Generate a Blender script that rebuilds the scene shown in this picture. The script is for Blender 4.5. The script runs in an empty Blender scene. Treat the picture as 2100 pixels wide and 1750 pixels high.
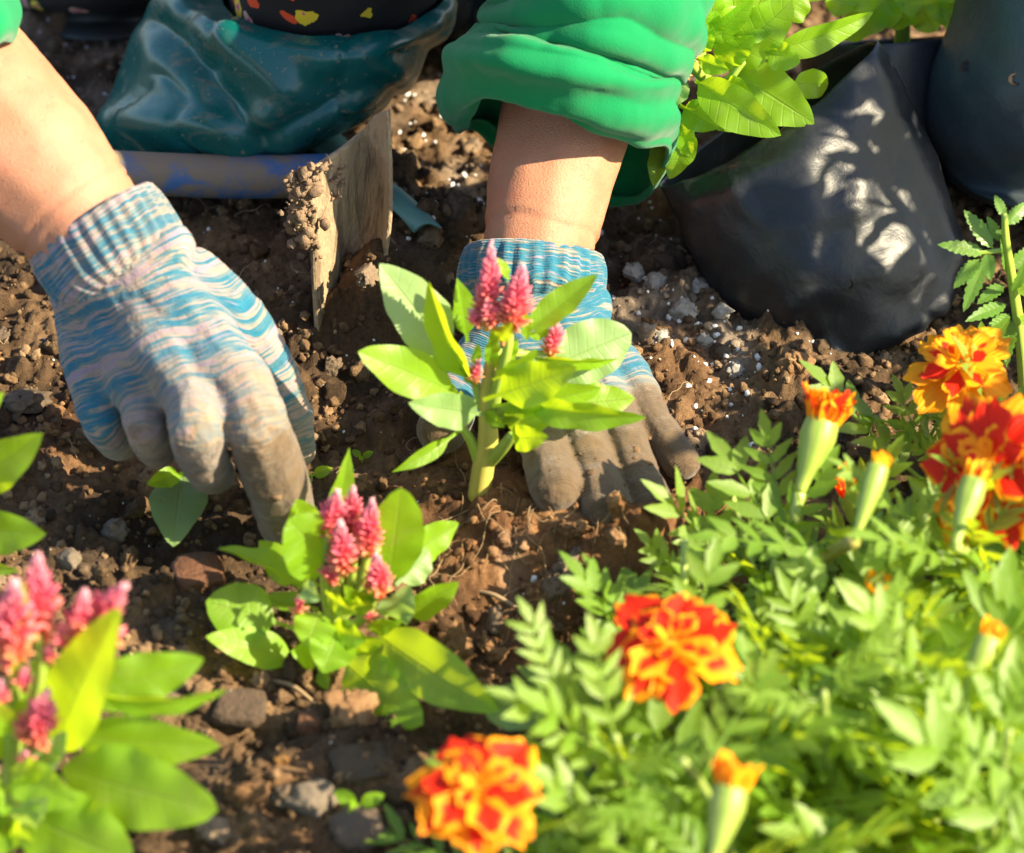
import bpy, bmesh, math, random
import numpy as np
from mathutils import Vector, Matrix

R = random.Random(7)
NR = np.random.RandomState(11)
sc = bpy.context.scene
COL = sc.collection

# ------------------------------------------------------------------ camera, world, sun, exposure
S = 0.00024                      # metres per photo unit at the focus distance (photo taken as 2100 x 1750 units)
D = 2.2
TH = math.radians(38.0)
FWD = Vector((0, math.cos(TH), -math.sin(TH)))
RIGHT = Vector((1, 0, 0))
UP = Vector((0, math.sin(TH), math.cos(TH)))
CAM = -FWD * D
VIEW = -FWD

cam = bpy.data.cameras.new('camera')
cam_o = bpy.data.objects.new('camera', cam)
COL.objects.link(cam_o)
cam_o.matrix_world = Matrix.Translation(CAM) @ Matrix((RIGHT, UP, -FWD)).transposed().to_4x4()
cam.sensor_width = 36.0
cam.lens = 36.0 * D / (2100 * S)
cam.clip_start = 0.05
cam.clip_end = 200
cam.dof.use_dof = True
cam.dof.focus_distance = D + 0.01
cam.dof.aperture_fstop = 7.0
sc.camera = cam_o

SUN = Vector((0.80, -0.24, 0.60)).normalized()
world = bpy.data.worlds.new('World')
sc.world = world
world.use_nodes = True
wn = world.node_tree
sky = wn.nodes.new('ShaderNodeTexSky')
sky.sky_type = 'NISHITA'
sky.sun_disc = False
sky.sun_elevation = math.asin(SUN.z)
sky.sun_rotation = math.atan2(SUN.x, SUN.y)
sky.air_density = 1.0
wn.links.new(sky.outputs[0], wn.nodes['Background'].inputs[0])
wn.nodes['Background'].inputs[1].default_value = 0.10

sl = bpy.data.lights.new('sun', 'SUN')
sl.energy = 5.0
sl.angle = math.radians(0.5)
sl.color = (1.0, 0.85, 0.58)
so = bpy.data.objects.new('sun', sl)
COL.objects.link(so)
so.rotation_euler = SUN.to_track_quat('Z', 'Y').to_euler()
so.location = SUN * 6

sc.view_settings.view_transform = 'Standard'
sc.view_settings.look = 'None'
sc.view_settings.gamma = 1.0
sc.view_settings.exposure = 1.72
sc.view_settings.use_curve_mapping = False
sc.render.engine = 'CYCLES'
sc.cycles.max_bounces = 8
sc.cycles.transmission_bounces = 6
sc.cycles.use_denoising = True

# ------------------------------------------------------------------ photo coordinates to world
def ray(px, py):
    return FWD * D + RIGHT * ((px - 1050) * S) + UP * ((875 - py) * S)
def W(px, py, y):
    d = ray(px, py)
    return CAM + d * ((y - CAM.y) / d.y)
def G(px, py, z=0.0):
    d = ray(px, py)
    return CAM + d * ((z - CAM.z) / d.z)

# ------------------------------------------------------------------ mesh helpers
def mesh_np(name, V, F, smooth=True, uv=None, attrs=None):
    """V (n,3); F (m,k) index array or list of tuples; uv per vertex (n,2); attrs {name: per vertex floats}"""
    me = bpy.data.meshes.new(name)
    V = np.asarray(V, dtype=np.float32)
    if isinstance(F, np.ndarray):
        k = F.shape[1]
        me.vertices.add(len(V)); me.vertices.foreach_set('co', V.ravel())
        me.loops.add(F.size); me.loops.foreach_set('vertex_index', F.ravel().astype(np.int32))
        me.polygons.add(len(F))
        me.polygons.foreach_set('loop_start', np.arange(0, F.size, k, dtype=np.int32))
        me.update(calc_edges=True)
    else:
        me.from_pydata([tuple(v) for v in V.tolist()], [], F)
        me.update()
    me.polygons.foreach_set('use_smooth', np.full(len(me.polygons), smooth))
    if uv is not None:
        l = me.uv_layers.new(name='UVMap')
        idx = np.empty(len(me.loops), dtype=np.int32); me.loops.foreach_get('vertex_index', idx)
        l.data.foreach_set('uv', np.asarray(uv, dtype=np.float32)[idx].ravel())
    for n, a in (attrs or {}).items():
        at = me.attributes.new(n, 'FLOAT', 'POINT')
        at.data.foreach_set('value', np.asarray(a, dtype=np.float32))
    me.validate()
    return me

def link(name, me, mat=None, parent=None, loc=None):
    o = bpy.data.objects.new(name, me)
    COL.objects.link(o)
    if mat and me is not None and not me.materials:
        me.materials.append(mat)
    if parent:
        o.parent = parent
        o.location = -Vector(parent.get('_w', (0, 0, 0))) if loc is None else loc
    elif loc is not None:
        o.location = loc
    return o

def thing(name, label, cat, loc, group=None):
    o = bpy.data.objects.new(name, None)
    o.empty_display_size = 0.02
    COL.objects.link(o)
    o.location = loc
    o['_w'] = tuple(loc)
    o['label'] = label; o['category'] = cat
    if group: o['group'] = group
    return o

def tag(o, label, cat, group=None):
    o['label'] = label; o['category'] = cat
    if group: o['group'] = group
    return o

def join(parts):
    """parts: list of (V, F(list of arrays with same k), uv or None)"""
    Vs, Fs, Us, n = [], [], [], 0
    for V, F, U in parts:
        V = np.asarray(V); Vs.append(V); Fs.append(np.asarray(F) + n); n += len(V)
        Us.append(np.zeros((len(V), 2)) if U is None else np.asarray(U))
    return np.concatenate(Vs), np.concatenate(Fs), np.concatenate(Us)

def spline(P, n, closed=False):
    """Catmull-Rom through rows of P (k, ...) sampled at n points"""
    P = np.asarray(P, dtype=float); k = len(P)
    if closed:
        t = np.arange(n) / n * k
    else:
        t = np.linspace(0, k - 1, n)
    i = np.floor(t).astype(int)
    if not closed: i = np.minimum(i, k - 2)
    f = (t - i).reshape((-1,) + (1,) * (P.ndim - 1))
    def g(j):
        if closed: return P[j % k]
        lo = np.clip(j, 0, k - 1)
        return P[lo]
    p0, p1, p2, p3 = g(i - 1), g(i), g(i + 1), g(i + 2)
    return 0.5 * (2 * p1 + (p2 - p0) * f + (2 * p0 - 5 * p1 + 4 * p2 - p3) * f ** 2 + (3 * p1 - p0 - 3 * p2 + p3) * f ** 3)

def grid_faces(nu, nv, wrap_v=False):
    i, j = np.meshgrid(np.arange(nu - 1), np.arange(nv if wrap_v else nv - 1), indexing='ij')
    j2 = (j + 1) % nv
    return np.stack([i * nv + j, i * nv + j2, (i + 1) * nv + j2, (i + 1) * nv + j], -1).reshape(-1, 4)

def tube(pts, radii, ns=8, nsub=None, cap=True):
    P = np.array([tuple(p) for p in pts], dtype=float); r = np.array(radii, dtype=float)
    if nsub:
        P = spline(P, nsub); r = np.interp(np.linspace(0, 1, nsub), np.linspace(0, 1, len(r)), r)
    n = len(P)
    T = np.gradient(P, axis=0); T /= np.linalg.norm(T, axis=1, keepdims=True) + 1e-12
    a = np.array([0.31, -0.9, 0.29]); 
    if abs(T.mean(0) @ a) > 0.9: a = np.array([0.9, 0.3, 0.1])
    B = np.cross(T, a); B /= np.linalg.norm(B, axis=1, keepdims=True); N = np.cross(B, T)
    ang = np.arange(ns) / ns * 2 * math.pi
    V = P[:, None, :] + r[:, None, None] * (np.cos(ang)[None, :, None] * B[:, None, :] + np.sin(ang)[None, :, None] * N[:, None, :])
    uv = np.stack(np.meshgrid(np.linspace(0, 1, n), np.arange(ns) / ns, indexing='ij'), -1).reshape(-1, 2)
    V = V.reshape(-1, 3)
    F = grid_faces(n, ns, True)
    if cap:
        V = np.concatenate([V, P[:1] - T[:1] * r[0] * .35, P[-1:] + T[-1:] * r[-1] * .5]); uv = np.concatenate([uv, [[0, 0], [1, 0]]])
        m = n * ns; j = np.arange(ns); j2 = (j + 1) % ns
        F = np.concatenate([F, np.stack([j2, j, np.full(ns, m), np.full(ns, m)], -1), np.stack([(n - 1) * ns + j, (n - 1) * ns + j2, np.full(ns, m + 1), np.full(ns, m + 1)], -1)])
    return V, F, uv

def fix_quads(F):
    """array quads with repeated last index become triangles in a python list"""
    return [tuple(f[:3]) if f[2] == f[3] else tuple(f) for f in np.asarray(F).tolist()]

def mesh_parts(name, parts, smooth=True):
    V, F, U = join(parts)
    return mesh_np(name, V, fix_quads(F), smooth, U)

# ------------------------------------------------------------------ numpy noise
def _hash(ix, iy, iz, seed):
    h = (ix * 374761393 + iy * 668265263 + iz * 2147483647 + seed * 1274126177) & 0xFFFFFFFF
    h = ((h ^ (h >> 13)) * 1274126177) & 0xFFFFFFFF
    return ((h ^ (h >> 16)) & 0xFFFF) / 65535.0
def vnoise(P, seed=0):
    P = np.asarray(P, dtype=float)
    i = np.floor(P).astype(np.int64); f = P - i; f = f * f * f * (f * (f * 6 - 15) + 10)
    out = 0
    for dx in (0, 1):
        wx = f[..., 0] if dx else 1 - f[..., 0]
        for dy in (0, 1):
            wy = f[..., 1] if dy else 1 - f[..., 1]
            for dz in (0, 1):
                wz = f[..., 2] if dz else 1 - f[..., 2]
                out = out + wx * wy * wz * _hash(i[..., 0] + dx, i[..., 1] + dy, i[..., 2] + dz, seed)
    return out * 2 - 1
def fbm(P, octv=4, seed=0, gain=0.5):
    P = np.asarray(P, dtype=float); a, s, o = 1.0, 0.0, 0
    for k in range(octv):
        o = o + a * vnoise(P * (2 ** k) + 17.3 * k, seed + k); s += a; a *= gain
    return o / s

# ------------------------------------------------------------------ materials
def mat(name):
    m = bpy.data.materials.new(name); m.use_nodes = True
    nt = m.node_tree
    return m, nt, nt.nodes['Principled BSDF'], nt.nodes['Material Output']
class NT:
    def __init__(s, nt): s.nt = nt
    def n(s, t, **kw):
        x = s.nt.nodes.new(t)
        for k, v in kw.items():
            if k.startswith('i_'):
                key = k[2:]; key = int(key) if key.isdigit() else key
                x.inputs[key].default_value = v
            else: setattr(x, k, v)
        return x
    def l(s, a, b): s.nt.links.new(a, b)
    def math(s, op, a, b=None, clamp=False):
        x = s.n('ShaderNodeMath', operation=op); x.use_clamp = clamp
        for i, v in enumerate((a, b)):
            if v is None: continue
            if isinstance(v, (int, float)): x.inputs[i].default_value = v
            else: s.l(v, x.inputs[i])
        return x.outputs[0]
    def mix(s, fac, a, b, bt='MIX'):
        x = s.n('ShaderNodeMix', data_type='RGBA', blend_type=bt)
        for sock, v in ((x.inputs[0], fac), (x.inputs[6], a), (x.inputs[7], b)):
            if isinstance(v, (int, float)): sock.default_value = v
            elif isinstance(v, tuple): sock.default_value = v if len(v) == 4 else v + (1,)
            else: s.l(v, sock)
        return x.outputs[2]
    def ramp(s, fac, stops, interp='LINEAR'):
        x = s.n('ShaderNodeValToRGB'); cr = x.color_ramp; cr.interpolation = interp
        while len(cr.elements) < len(stops): cr.elements.new(0.5)
        for e, (p, c) in zip(cr.elements, stops):
            e.position = p; e.color = c + (1,) if len(c) == 3 else c
        s.l(fac, x.inputs[0]); return x.outputs[0]
    def noise(s, scale, detail=4, rough=0.55, vec=None, dist=0.0):
        x = s.n('ShaderNodeTexNoise', i_Scale=scale, i_Detail=detail, i_Roughness=rough, i_Distortion=dist)
        if vec is not None: s.l(vec, x.inputs['Vector'])
        return x.outputs[0]
    def sstep(s, v, lo, hi):
        x = s.n('ShaderNodeMapRange', interpolation_type='SMOOTHSTEP'); x.inputs[1].default_value = lo; x.inputs[2].default_value = hi
        s.l(v, x.inputs[0]); return x.outputs[0]
    def geo(s): return s.n('ShaderNodeNewGeometry').outputs['Position']
    def attr(s, name): return s.n('ShaderNodeAttribute', attribute_name=name).outputs['Fac']
    def bump(s, h, strength, dist, bsdf):
        x = s.n('ShaderNodeBump', i_Strength=strength, i_Distance=dist); s.l(h, x.inputs['Height']); s.l(x.outputs[0], bsdf.inputs['Normal']); return x.outputs[0]

def soil_material():
    m, nt, b, out = mat('soil'); q = NT(nt)
    p = q.geo()
    tone = q.attr('tone'); red = q.attr('red'); pale = q.attr('pale')
    n1 = q.noise(55, 5, .6, p); n2 = q.noise(420, 5, .65, p); n3 = q.noise(14, 3, .5, p)
    v = q.math('ADD', q.math('MULTIPLY', n1, .45), q.math('MULTIPLY', n2, .45))
    v = q.math('ADD', v, q.math('MULTIPLY', q.math('SUBTRACT', tone, .5), .55))
    v = q.math('ADD', v, q.math('MULTIPLY', q.math('SUBTRACT', n3, .5), .35))
    base = q.ramp(v, [(0.22, (.034, .020, .010)), (.42, (.092, .054, .027)), (.6, (.195, .118, .060)), (.85, (.37, .255, .145))])
    rd = q.ramp(v, [(0.22, (.070, .030, .012)), (.5, (.20, .094, .038)), (.85, (.40, .23, .105))])
    pl = q.ramp(v, [(0.2, (.13, .10, .075)), (.5, (.26, .215, .17)), (.8, (.42, .38, .33))])
    c = q.mix(red, base, rd)
    c = q.mix(pale, c, pl)
    # flecks of grit
    vo = q.n('ShaderNodeTexVoronoi', i_Scale=330.0); q.l(p, vo.inputs['Vector'])
    fl = q.math('MULTIPLY', q.math('LESS_THAN', vo.outputs['Distance'], .16), q.math('GREATER_THAN', q.n('ShaderNodeSeparateColor').outputs[0], 2))
    q.l(c, b.inputs['Base Color'])
    b.inputs['Roughness'].default_value = .88
    b.inputs['Specular IOR Level'].default_value = .25
    hn = q.math('ADD', q.math('MULTIPLY', n2, .7), q.noise(1300, 3, .6, p))
    q.bump(hn, .9, .0012, b)
    return m
M_SOIL = soil_material()

def leaf_material(name, dark, light, trans, tw=.42, rough=.42, vein=(.30, .42, .10), veins=9.0, bumpd=.0010):
    m, nt, b, out = mat(name); q = NT(nt)
    uvn = q.n('ShaderNodeUVMap'); sep = q.n('ShaderNodeSeparateXYZ'); q.l(uvn.outputs[0], sep.inputs[0])
    u, v = sep.outputs[0], sep.outputs[1]
    av = q.math('ABSOLUTE', v)
    p = q.geo(); oi = q.n('ShaderNodeObjectInfo').outputs['Random']
    n1 = q.noise(60, 4, .55, p); n2 = q.noise(500, 3, .55, p)
    mixv = q.math('ADD', q.math('MULTIPLY', n1, .8), q.math('MULTIPLY', q.math('SUBTRACT', oi, .5), .7), True)
    c = q.mix(mixv, dark, light)
    # side veins: chevrons leaving the midrib
    ph = q.math('MULTIPLY', q.math('SUBTRACT', u, q.math('MULTIPLY', av, .10)), veins * 2 * math.pi)
    ph = q.math('ADD', ph, q.math('MULTIPLY', n1, 1.8))
    sv = q.math('POWER', q.math('ABSOLUTE', q.math('COSINE', q.math('MULTIPLY', ph, .5))), 40)
    rib = q.math('SUBTRACT', 1.0, q.sstep(av, .015, .06))
    vm = q.math('MAXIMUM', q.math('MULTIPLY', sv, .17), q.math('MULTIPLY', rib, .55), True)
    c = q.mix(vm, c, vein)
    # rare specks and a nibbled brown spot
    vo = q.n('ShaderNodeTexVoronoi', i_Scale=70.0); q.l(p, vo.inputs['Vector'])
    sp = q.math('MULTIPLY', q.math('LESS_THAN', vo.outputs['Distance'], .045), .7)
    c = q.mix(sp, c, (.09, .055, .02))
    # pale dust of dried soil
    du = q.math('MULTIPLY', q.sstep(q.noise(45, 6, .75, p), .52, .75), .24)
    c = q.mix(du, c, (.33, .25, .16))
    q.l(c, b.inputs['Base Color'])
    b.inputs['Roughness'].default_value = rough
    q.l(q.math('ADD', q.math('MULTIPLY', n2, .25), rough - .1), b.inputs['Roughness'])
    b.inputs['Specular IOR Level'].default_value = .45
    h = q.math('SUBTRACT', q.math('MULTIPLY', n2, .15), q.math('ADD', q.math('MULTIPLY', sv, .16), q.math('MULTIPLY', rib, .5)))
    nrm = q.bump(h, .65, bumpd, b)
    t = q.n('ShaderNodeBsdfTranslucent')
    tc = q.mix(vm, trans, tuple(x * .75 for x in trans[:3]))
    tc = q.mix(q.math('MULTIPLY', mixv, .5), tc, tuple(min(1, x * 1.25) for x in trans[:3]))
    q.l(tc, t.inputs[0]); q.l(nrm, t.inputs['Normal'])
    ms = q.n('ShaderNodeMixShader'); ms.inputs[0].default_value = tw
    q.l(b.outputs[0], ms.inputs[1]); q.l(t.outputs[0], ms.inputs[2]); q.l(ms.outputs[0], out.inputs[0])
    return m
M_CEL = leaf_material('celosia_leaf', (.135, .29, .010), (.22, .40, .018), (.66, .88, .018), tw=.5, vein=(.24, .37, .06))
M_CELP = leaf_material('celosia_leaf_pale', (.20, .33, .11), (.26, .39, .14), (.42, .60, .09), vein=(.25, .38, .12))  # paler, greyer green given to some whole leaves
M_MARI = leaf_material('marigold_leaf', (.095, .205, .007), (.180, .285, .048), (.66, .83, .018), tw=.44, rough=.45, vein=(.24, .34, .12), veins=6, bumpd=.0005)
M_SERR = leaf_material('impatiens_leaf', (.09, .20, .028), (.13, .26, .04), (.36, .56, .05), tw=.40, rough=.35)

def stem_material(name, c1, c2, tw=.2):
    m, nt, b, out = mat(name); q = NT(nt)
    p = q.geo(); n = q.noise(90, 4, .6, p)
    uvn = q.n('ShaderNodeUVMap'); sep = q.n('ShaderNodeSeparateXYZ'); q.l(uvn.outputs[0], sep.inputs[0])
    st = q.math('MULTIPLY', q.math('ABSOLUTE', q.math('SINE', q.math('MULTIPLY', sep.outputs[1], 18.8))), .5)
    c = q.mix(q.math('ADD', q.math('MULTIPLY', n, .8), st, True), c1, c2)
    q.l(c, b.inputs['Base Color']); b.inputs['Roughness'].default_value = .45
    b.inputs['Subsurface Weight'].default_value = .25
    b.inputs['Subsurface Radius'].default_value = (.002, .003, .0006)
    q.bump(st, .3, .0005, b)
    return m
M_STEM = stem_material('celosia_stem', (.20, .32, .03), (.32, .42, .07))
M_STEMBASE = stem_material('celosia_stem_woody_base', (.33, .31, .045), (.46, .42, .10))
M_MSTEM = stem_material('marigold_stem', (.17, .26, .045), (.32, .40, .10))
M_MSTEMR = stem_material('marigold_stem_reddish', (.22, .15, .05), (.28, .28, .07))
M_CALYX = stem_material('marigold_calyx', (.12, .225, .022), (.28, .36, .06))

def spike_material():
    m, nt, b, out = mat('celosia_floret'); q = NT(nt)
    uvn = q.n('ShaderNodeUVMap'); sep = q.n('ShaderNodeSeparateXYZ'); q.l(uvn.outputs[0], sep.inputs[0])
    p = q.geo(); n = q.noise(300, 3, .6, p)
    u = q.math('ADD', sep.outputs[0], q.math('MULTIPLY', q.math('SUBTRACT', n, .5), .5))
    c = q.ramp(u, [(0.0, (.88, .46, .10)), (.20, (.90, .25, .18)), (.5, (.90, .14, .26)), (.8, (.90, .26, .40)), (1.0, (.94, .56, .64))])
    c = q.mix(q.math('MULTIPLY', sep.outputs[1], .4), c, (.95, .55, .38))
    q.l(c, b.inputs['Base Color']); b.inputs['Roughness'].default_value = .38
    t = q.n('ShaderNodeBsdfTranslucent'); q.l(c, t.inputs[0])
    ms = q.n('ShaderNodeMixShader'); ms.inputs[0].default_value = .35
    q.l(b.outputs[0], ms.inputs[1]); q.l(t.outputs[0], ms.inputs[2]); q.l(ms.outputs[0], out.inputs[0])
    return m
M_SPIKE = spike_material()

def petal_material(name, redamt):
    m, nt, b, out = mat(name); q = NT(nt)
    uvn = q.n('ShaderNodeUVMap'); sep = q.n('ShaderNodeSeparateXYZ'); q.l(uvn.outputs[0], sep.inputs[0])
    u, v = sep.outputs[0], q.math('ABSOLUTE', sep.outputs[1])
    p = q.geo(); n = q.noise(140, 4, .6, p); oi = q.n('ShaderNodeObjectInfo').outputs['Random']
    # red blotch inside an orange-yellow margin
    w = q.math('SUBTRACT', q.math('ADD', .62, redamt), q.math('ADD', q.math('MULTIPLY', v, .55), q.math('MULTIPLY', q.math('ABSOLUTE', q.math('SUBTRACT', u, .62)), .9)))
    w = q.math('ADD', w, q.math('ADD', q.math('MULTIPLY', q.math('SUBTRACT', n, .5), .5), q.math('MULTIPLY', q.math('SUBTRACT', oi, .5), .55)))
    red = q.sstep(w, .15, .34)
    yel = q.mix(q.math('ADD', q.math('MULTIPLY', n, .7), q.math('MULTIPLY', oi, .4), True), (.90, .20, .002), (.95, .50, .008))
    c = q.mix(red, yel, (.66, .022, .004))
    q.l(c, b.inputs['Base Color']); b.inputs['Roughness'].default_value = .6
    b.inputs['Specular IOR Level'].default_value = .25
    st = q.math('SINE', q.math('MULTIPLY', sep.outputs[1], 26)); q.bump(q.math('ADD', st, n), .25, .0006, b)
    t = q.n('ShaderNodeBsdfTranslucent'); q.l(c, t.inputs[0])
    ms = q.n('ShaderNodeMixShader'); ms.inputs[0].default_value = .35
    q.l(b.outputs[0], ms.inputs[1]); q.l(t.outputs[0], ms.inputs[2]); q.l(ms.outputs[0], out.inputs[0])
    return m
M_PET_Y = petal_material('marigold_petal_mostly_orange', -.30)
M_PET_M = petal_material('marigold_petal_orange_red', .02)
M_PET_R = petal_material('marigold_petal_mostly_red', .15)

def skin_material():
    m, nt, b, out = mat('skin'); q = NT(nt)
    p = q.geo(); n1 = q.noise(35, 4, .55, p); n2 = q.noise(900, 4, .6, p); n3 = q.noise(260, 3, .5, p)
    c = q.mix(n1, (.33, .135, .068), (.45, .215, .125))
    rdn = q.math('MULTIPLY', q.sstep(q.noise(60, 5, .65, p), .45, .75), .6)
    c = q.mix(rdn, c, (.40, .12, .065))
    ds = q.math('MULTIPLY', q.sstep(q.noise(70, 6, .75, p), .60, .76), .4)
    c = q.mix(ds, c, (.22, .14, .085))
    fr = q.math('MULTIPLY', q.sstep(q.noise(330, 2, .5, p), .68, .72), .55)
    c = q.mix(fr, c, (.22, .09, .05))
    q.l(c, b.inputs['Base Color']); q.l(q.math('ADD', .42, q.math('MULTIPLY', n3, .3)), b.inputs['Roughness'])
    b.inputs['Subsurface Weight'].default_value = .18
    b.inputs['Subsurface Radius'].default_value = (.009, .0035, .0015)
    mp = q.n('ShaderNodeMapping'); mp.inputs['Scale'].default_value = (1, 1, 3.2); q.l(p, mp.inputs[0])
    vo = q.n('ShaderNodeTexVoronoi', i_Scale=520.0, feature='DISTANCE_TO_EDGE'); q.l(mp.outputs[0], vo.inputs['Vector'])
    q.bump(q.math('ADD', q.math('MULTIPLY', vo.outputs[0], .6), q.math('MULTIPLY', n2, .8)), .6, .0009, b)
    return m
M_SKIN = skin_material()

def glove_material(name, blues, mud_lo, mud_hi):
    """knitted glove: irregular yarn stripes along attribute u (metres from the wrist), mud by attribute mud"""
    m, nt, b, out = mat(name); q = NT(nt)
    p = q.geo(); u = q.attr('u'); mud = q.attr('mud')
    wob = q.noise(28, 3, .5, p); fine = q.noise(240, 3, .6, p)
    cu = q.n('ShaderNodeCombineXYZ')
    uu = q.math('ADD', u, q.math('MULTIPLY', q.math('SUBTRACT', wob, .5), .007))
    q.l(q.math('MULTIPLY', uu, 170), cu.inputs[0]); 
    s = q.n('ShaderNodeTexNoise', i_Scale=1.0, i_Detail=2.0, i_Roughness=.55); q.l(cu.outputs[0], s.inputs['Vector'])
    cu2 = q.n('ShaderNodeCombineXYZ'); q.l(q.math('MULTIPLY', uu, 42), cu2.inputs[0]); cu2.inputs[1].default_value = 5.2
    s2 = q.n('ShaderNodeTexNoise', i_Scale=1.0, i_Detail=1.0); q.l(cu2.outputs[0], s2.inputs['Vector'])
    # broken yarn: dashes along the row
    dash = q.n('ShaderNodeCombineXYZ'); q.l(q.math('MULTIPLY', uu, 900), dash.inputs[0])
    sx = q.n('ShaderNodeSeparateXYZ'); q.l(p, sx.inputs[0]); q.l(q.math('MULTIPLY', sx.outputs[0], 60), dash.inputs[1]); q.l(q.math('MULTIPLY', sx.outputs[2], 30), dash.inputs[2])
    dn = q.n('ShaderNodeTexNoise', i_Scale=1.0, i_Detail=2.0); q.l(dash.outputs[0], dn.inputs['Vector'])
    val = q.math('ADD', q.math('MULTIPLY', s.outputs[0], .65), q.math('ADD', q.math('MULTIPLY', s2.outputs[0], .45), q.math('MULTIPLY', q.math('SUBTRACT', dn.outputs[0], .5), .75)))
    lil, cream, blue, blue2 = (.62, .56, .70), (.70, .60, .52), (.045, .30, .48), (.02, .17, .38)
    bl = q.mix(s2.outputs[0], blue, blue2)
    k = blues
    c = q.ramp(val, [(0.0, (.17, .135, .25)), (k - .12, (.24, .185, .235)), (k - .03, (.29, .215, .155)), (k + .015, (.07, .145, .17)), (k + .10, (.010, .11, .18)), (k + .20, (.014, .13, .20)), (k + .25, (.22, .175, .22)), (1.0, (.22, .175, .26))])
    # ground-in soil
    dn2 = q.noise(26, 5, .65, p); dn3 = q.noise(160, 4, .7, p)
    dirt = q.math('ADD', mud, q.math('ADD', q.math('MULTIPLY', q.math('SUBTRACT', dn2, .5), 1.5), q.math('MULTIPLY', q.math('SUBTRACT', dn3, .5), .45)))
    d1 = q.sstep(dirt, mud_lo, mud_hi)
    c = q.mix(q.math('MULTIPLY', q.sstep(dirt, mud_lo - .42, mud_hi - .1), .66), c, (.24, .158, .082))
    mc = q.mix(dn3, (.050, .031, .018), (.145, .094, .052))
    c = q.mix(q.math('MULTIPLY', d1, .93), c, mc)
    q.l(c, b.inputs['Base Color']); b.inputs['Roughness'].default_value = .9
    b.inputs['Specular IOR Level'].default_value = .15
    b.inputs['Sheen Weight'].default_value = .25
    row = q.math('SINE', q.math('MULTIPLY', u, 2 * math.pi / .0013))
    h = q.math('ADD', q.math('MULTIPLY', row, .22), q.math('MULTIPLY', fine, 1.2))
    q.bump(q.math('ADD', h, q.math('MULTIPLY', q.noise(75, 4, .7, p), 2.5)), .8, .0008, b)
    return m
M_GLOVE_L = glove_material('striped_knit_glove', .545, .40, .66)
M_GLOVE_R = glove_material('muddy_knit_glove', .48, .42, .70)

def fabric_material(name, c1, c2, scale=1500, rough=.8, sheen=.3, subs=0):
    m, nt, b, out = mat(name); q = NT(nt)
    p = q.geo(); n = q.noise(18, 4, .5, p)
    vo = q.n('ShaderNodeTexVoronoi', i_Scale=scale); q.l(p, vo.inputs['Vector'])
    c = q.mix(n, c1, c2); q.l(c, b.inputs['Base Color'])
    b.inputs['Roughness'].default_value = rough; b.inputs['Sheen Weight'].default_value = sheen
    b.inputs['Specular IOR Level'].default_value = .05
    q.bump(q.math('ADD', vo.outputs['Distance'], q.noise(90, 3, .5, p)), .25, .0008, b)
    return m
M_SLEEVE = fabric_material('green_jersey', (.002, .145, .046), (.007, .21, .070), sheen=.15)

def floral_material():
    m, nt, b, out = mat('black_floral_cloth'); q = NT(nt)
    p = q.geo(); 
    wv = q.n('ShaderNodeTexNoise', i_Scale=70.0, i_Detail=2.0); q.l(p, wv.inputs['Vector'])
    off = q.n('ShaderNodeVectorMath', operation='MULTIPLY_ADD'); q.l(wv.outputs['Color'], off.inputs[0]); off.inputs[1].default_value = (.012, .012, .012); q.l(p, off.inputs[2])
    vo = q.n('ShaderNodeTexVoronoi', i_Scale=58.0); q.l(off.outputs[0], vo.inputs['Vector'])
    d = vo.outputs['Distance']; sep = q.n('ShaderNodeSeparateColor'); q.l(vo.outputs['Color'], sep.inputs[0])
    pn = q.noise(130, 2, .5, p)
    fl = q.math('LESS_THAN', q.math('ADD', d, q.math('MULTIPLY', pn, .42)), q.math('ADD', .46, q.math('MULTIPLY', sep.outputs[1], .16)))
    fl = q.math('MULTIPLY', fl, q.math('GREATER_THAN', sep.outputs[2], .45))
    hue = q.ramp(sep.outputs[0], [(0, (.75, .55, .03)), (.35, (.70, .45, .35)), (.6, (.75, .08, .02)), (.8, (.8, .62, .05))], 'CONSTANT')
    inner = q.math('LESS_THAN', q.math('ADD', d, q.math('MULTIPLY', pn, .42)), .34)
    hue = q.mix(inner, hue, (.62, .10, .25))
    c = q.mix(fl, (.012, .011, .012), hue)
    q.l(c, b.inputs['Base Color']); b.inputs['Roughness'].default_value = .75
    q.bump(q.noise(700, 3, .5, p), .2, .0006, b)
    return m
M_FLORAL = floral_material()

def rubber_material():
    m, nt, b, out = mat('teal_rubber'); q = NT(nt)
    p = q.geo(); n = q.noise(25, 4, .5, p); dn = q.noise(20, 6, .7, p, .8); d2 = q.noise(260, 3, .6, p)
    c = q.mix(n, (.001, .068, .064), (.002, .118, .108))
    mp = q.n('ShaderNodeMapping'); mp.inputs['Scale'].default_value = (.6, 1, 1.6); mp.inputs['Rotation'].default_value = (0, .6, 0); q.l(p, mp.inputs[0])
    sm = q.noise(30, 6, .7, mp.outputs[0], 1.2)
    dirt = q.math('MULTIPLY', q.math('MAXIMUM', q.sstep(sm, .54, .72), q.sstep(d2, .64, .70)), .65)
    c = q.mix(dirt, c, (.24, .19, .12))
    q.l(c, b.inputs['Base Color']); q.l(q.math('ADD', .20, q.math('MULTIPLY', q.math('ADD', dirt, q.math('MULTIPLY', n, .2)), .8)), b.inputs['Roughness'])
    b.inputs['Specular IOR Level'].default_value = .55
    q.bump(q.noise(60, 3, .5, p), .25, .002, b)
    return m
M_RUBBER = rubber_material()

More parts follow.
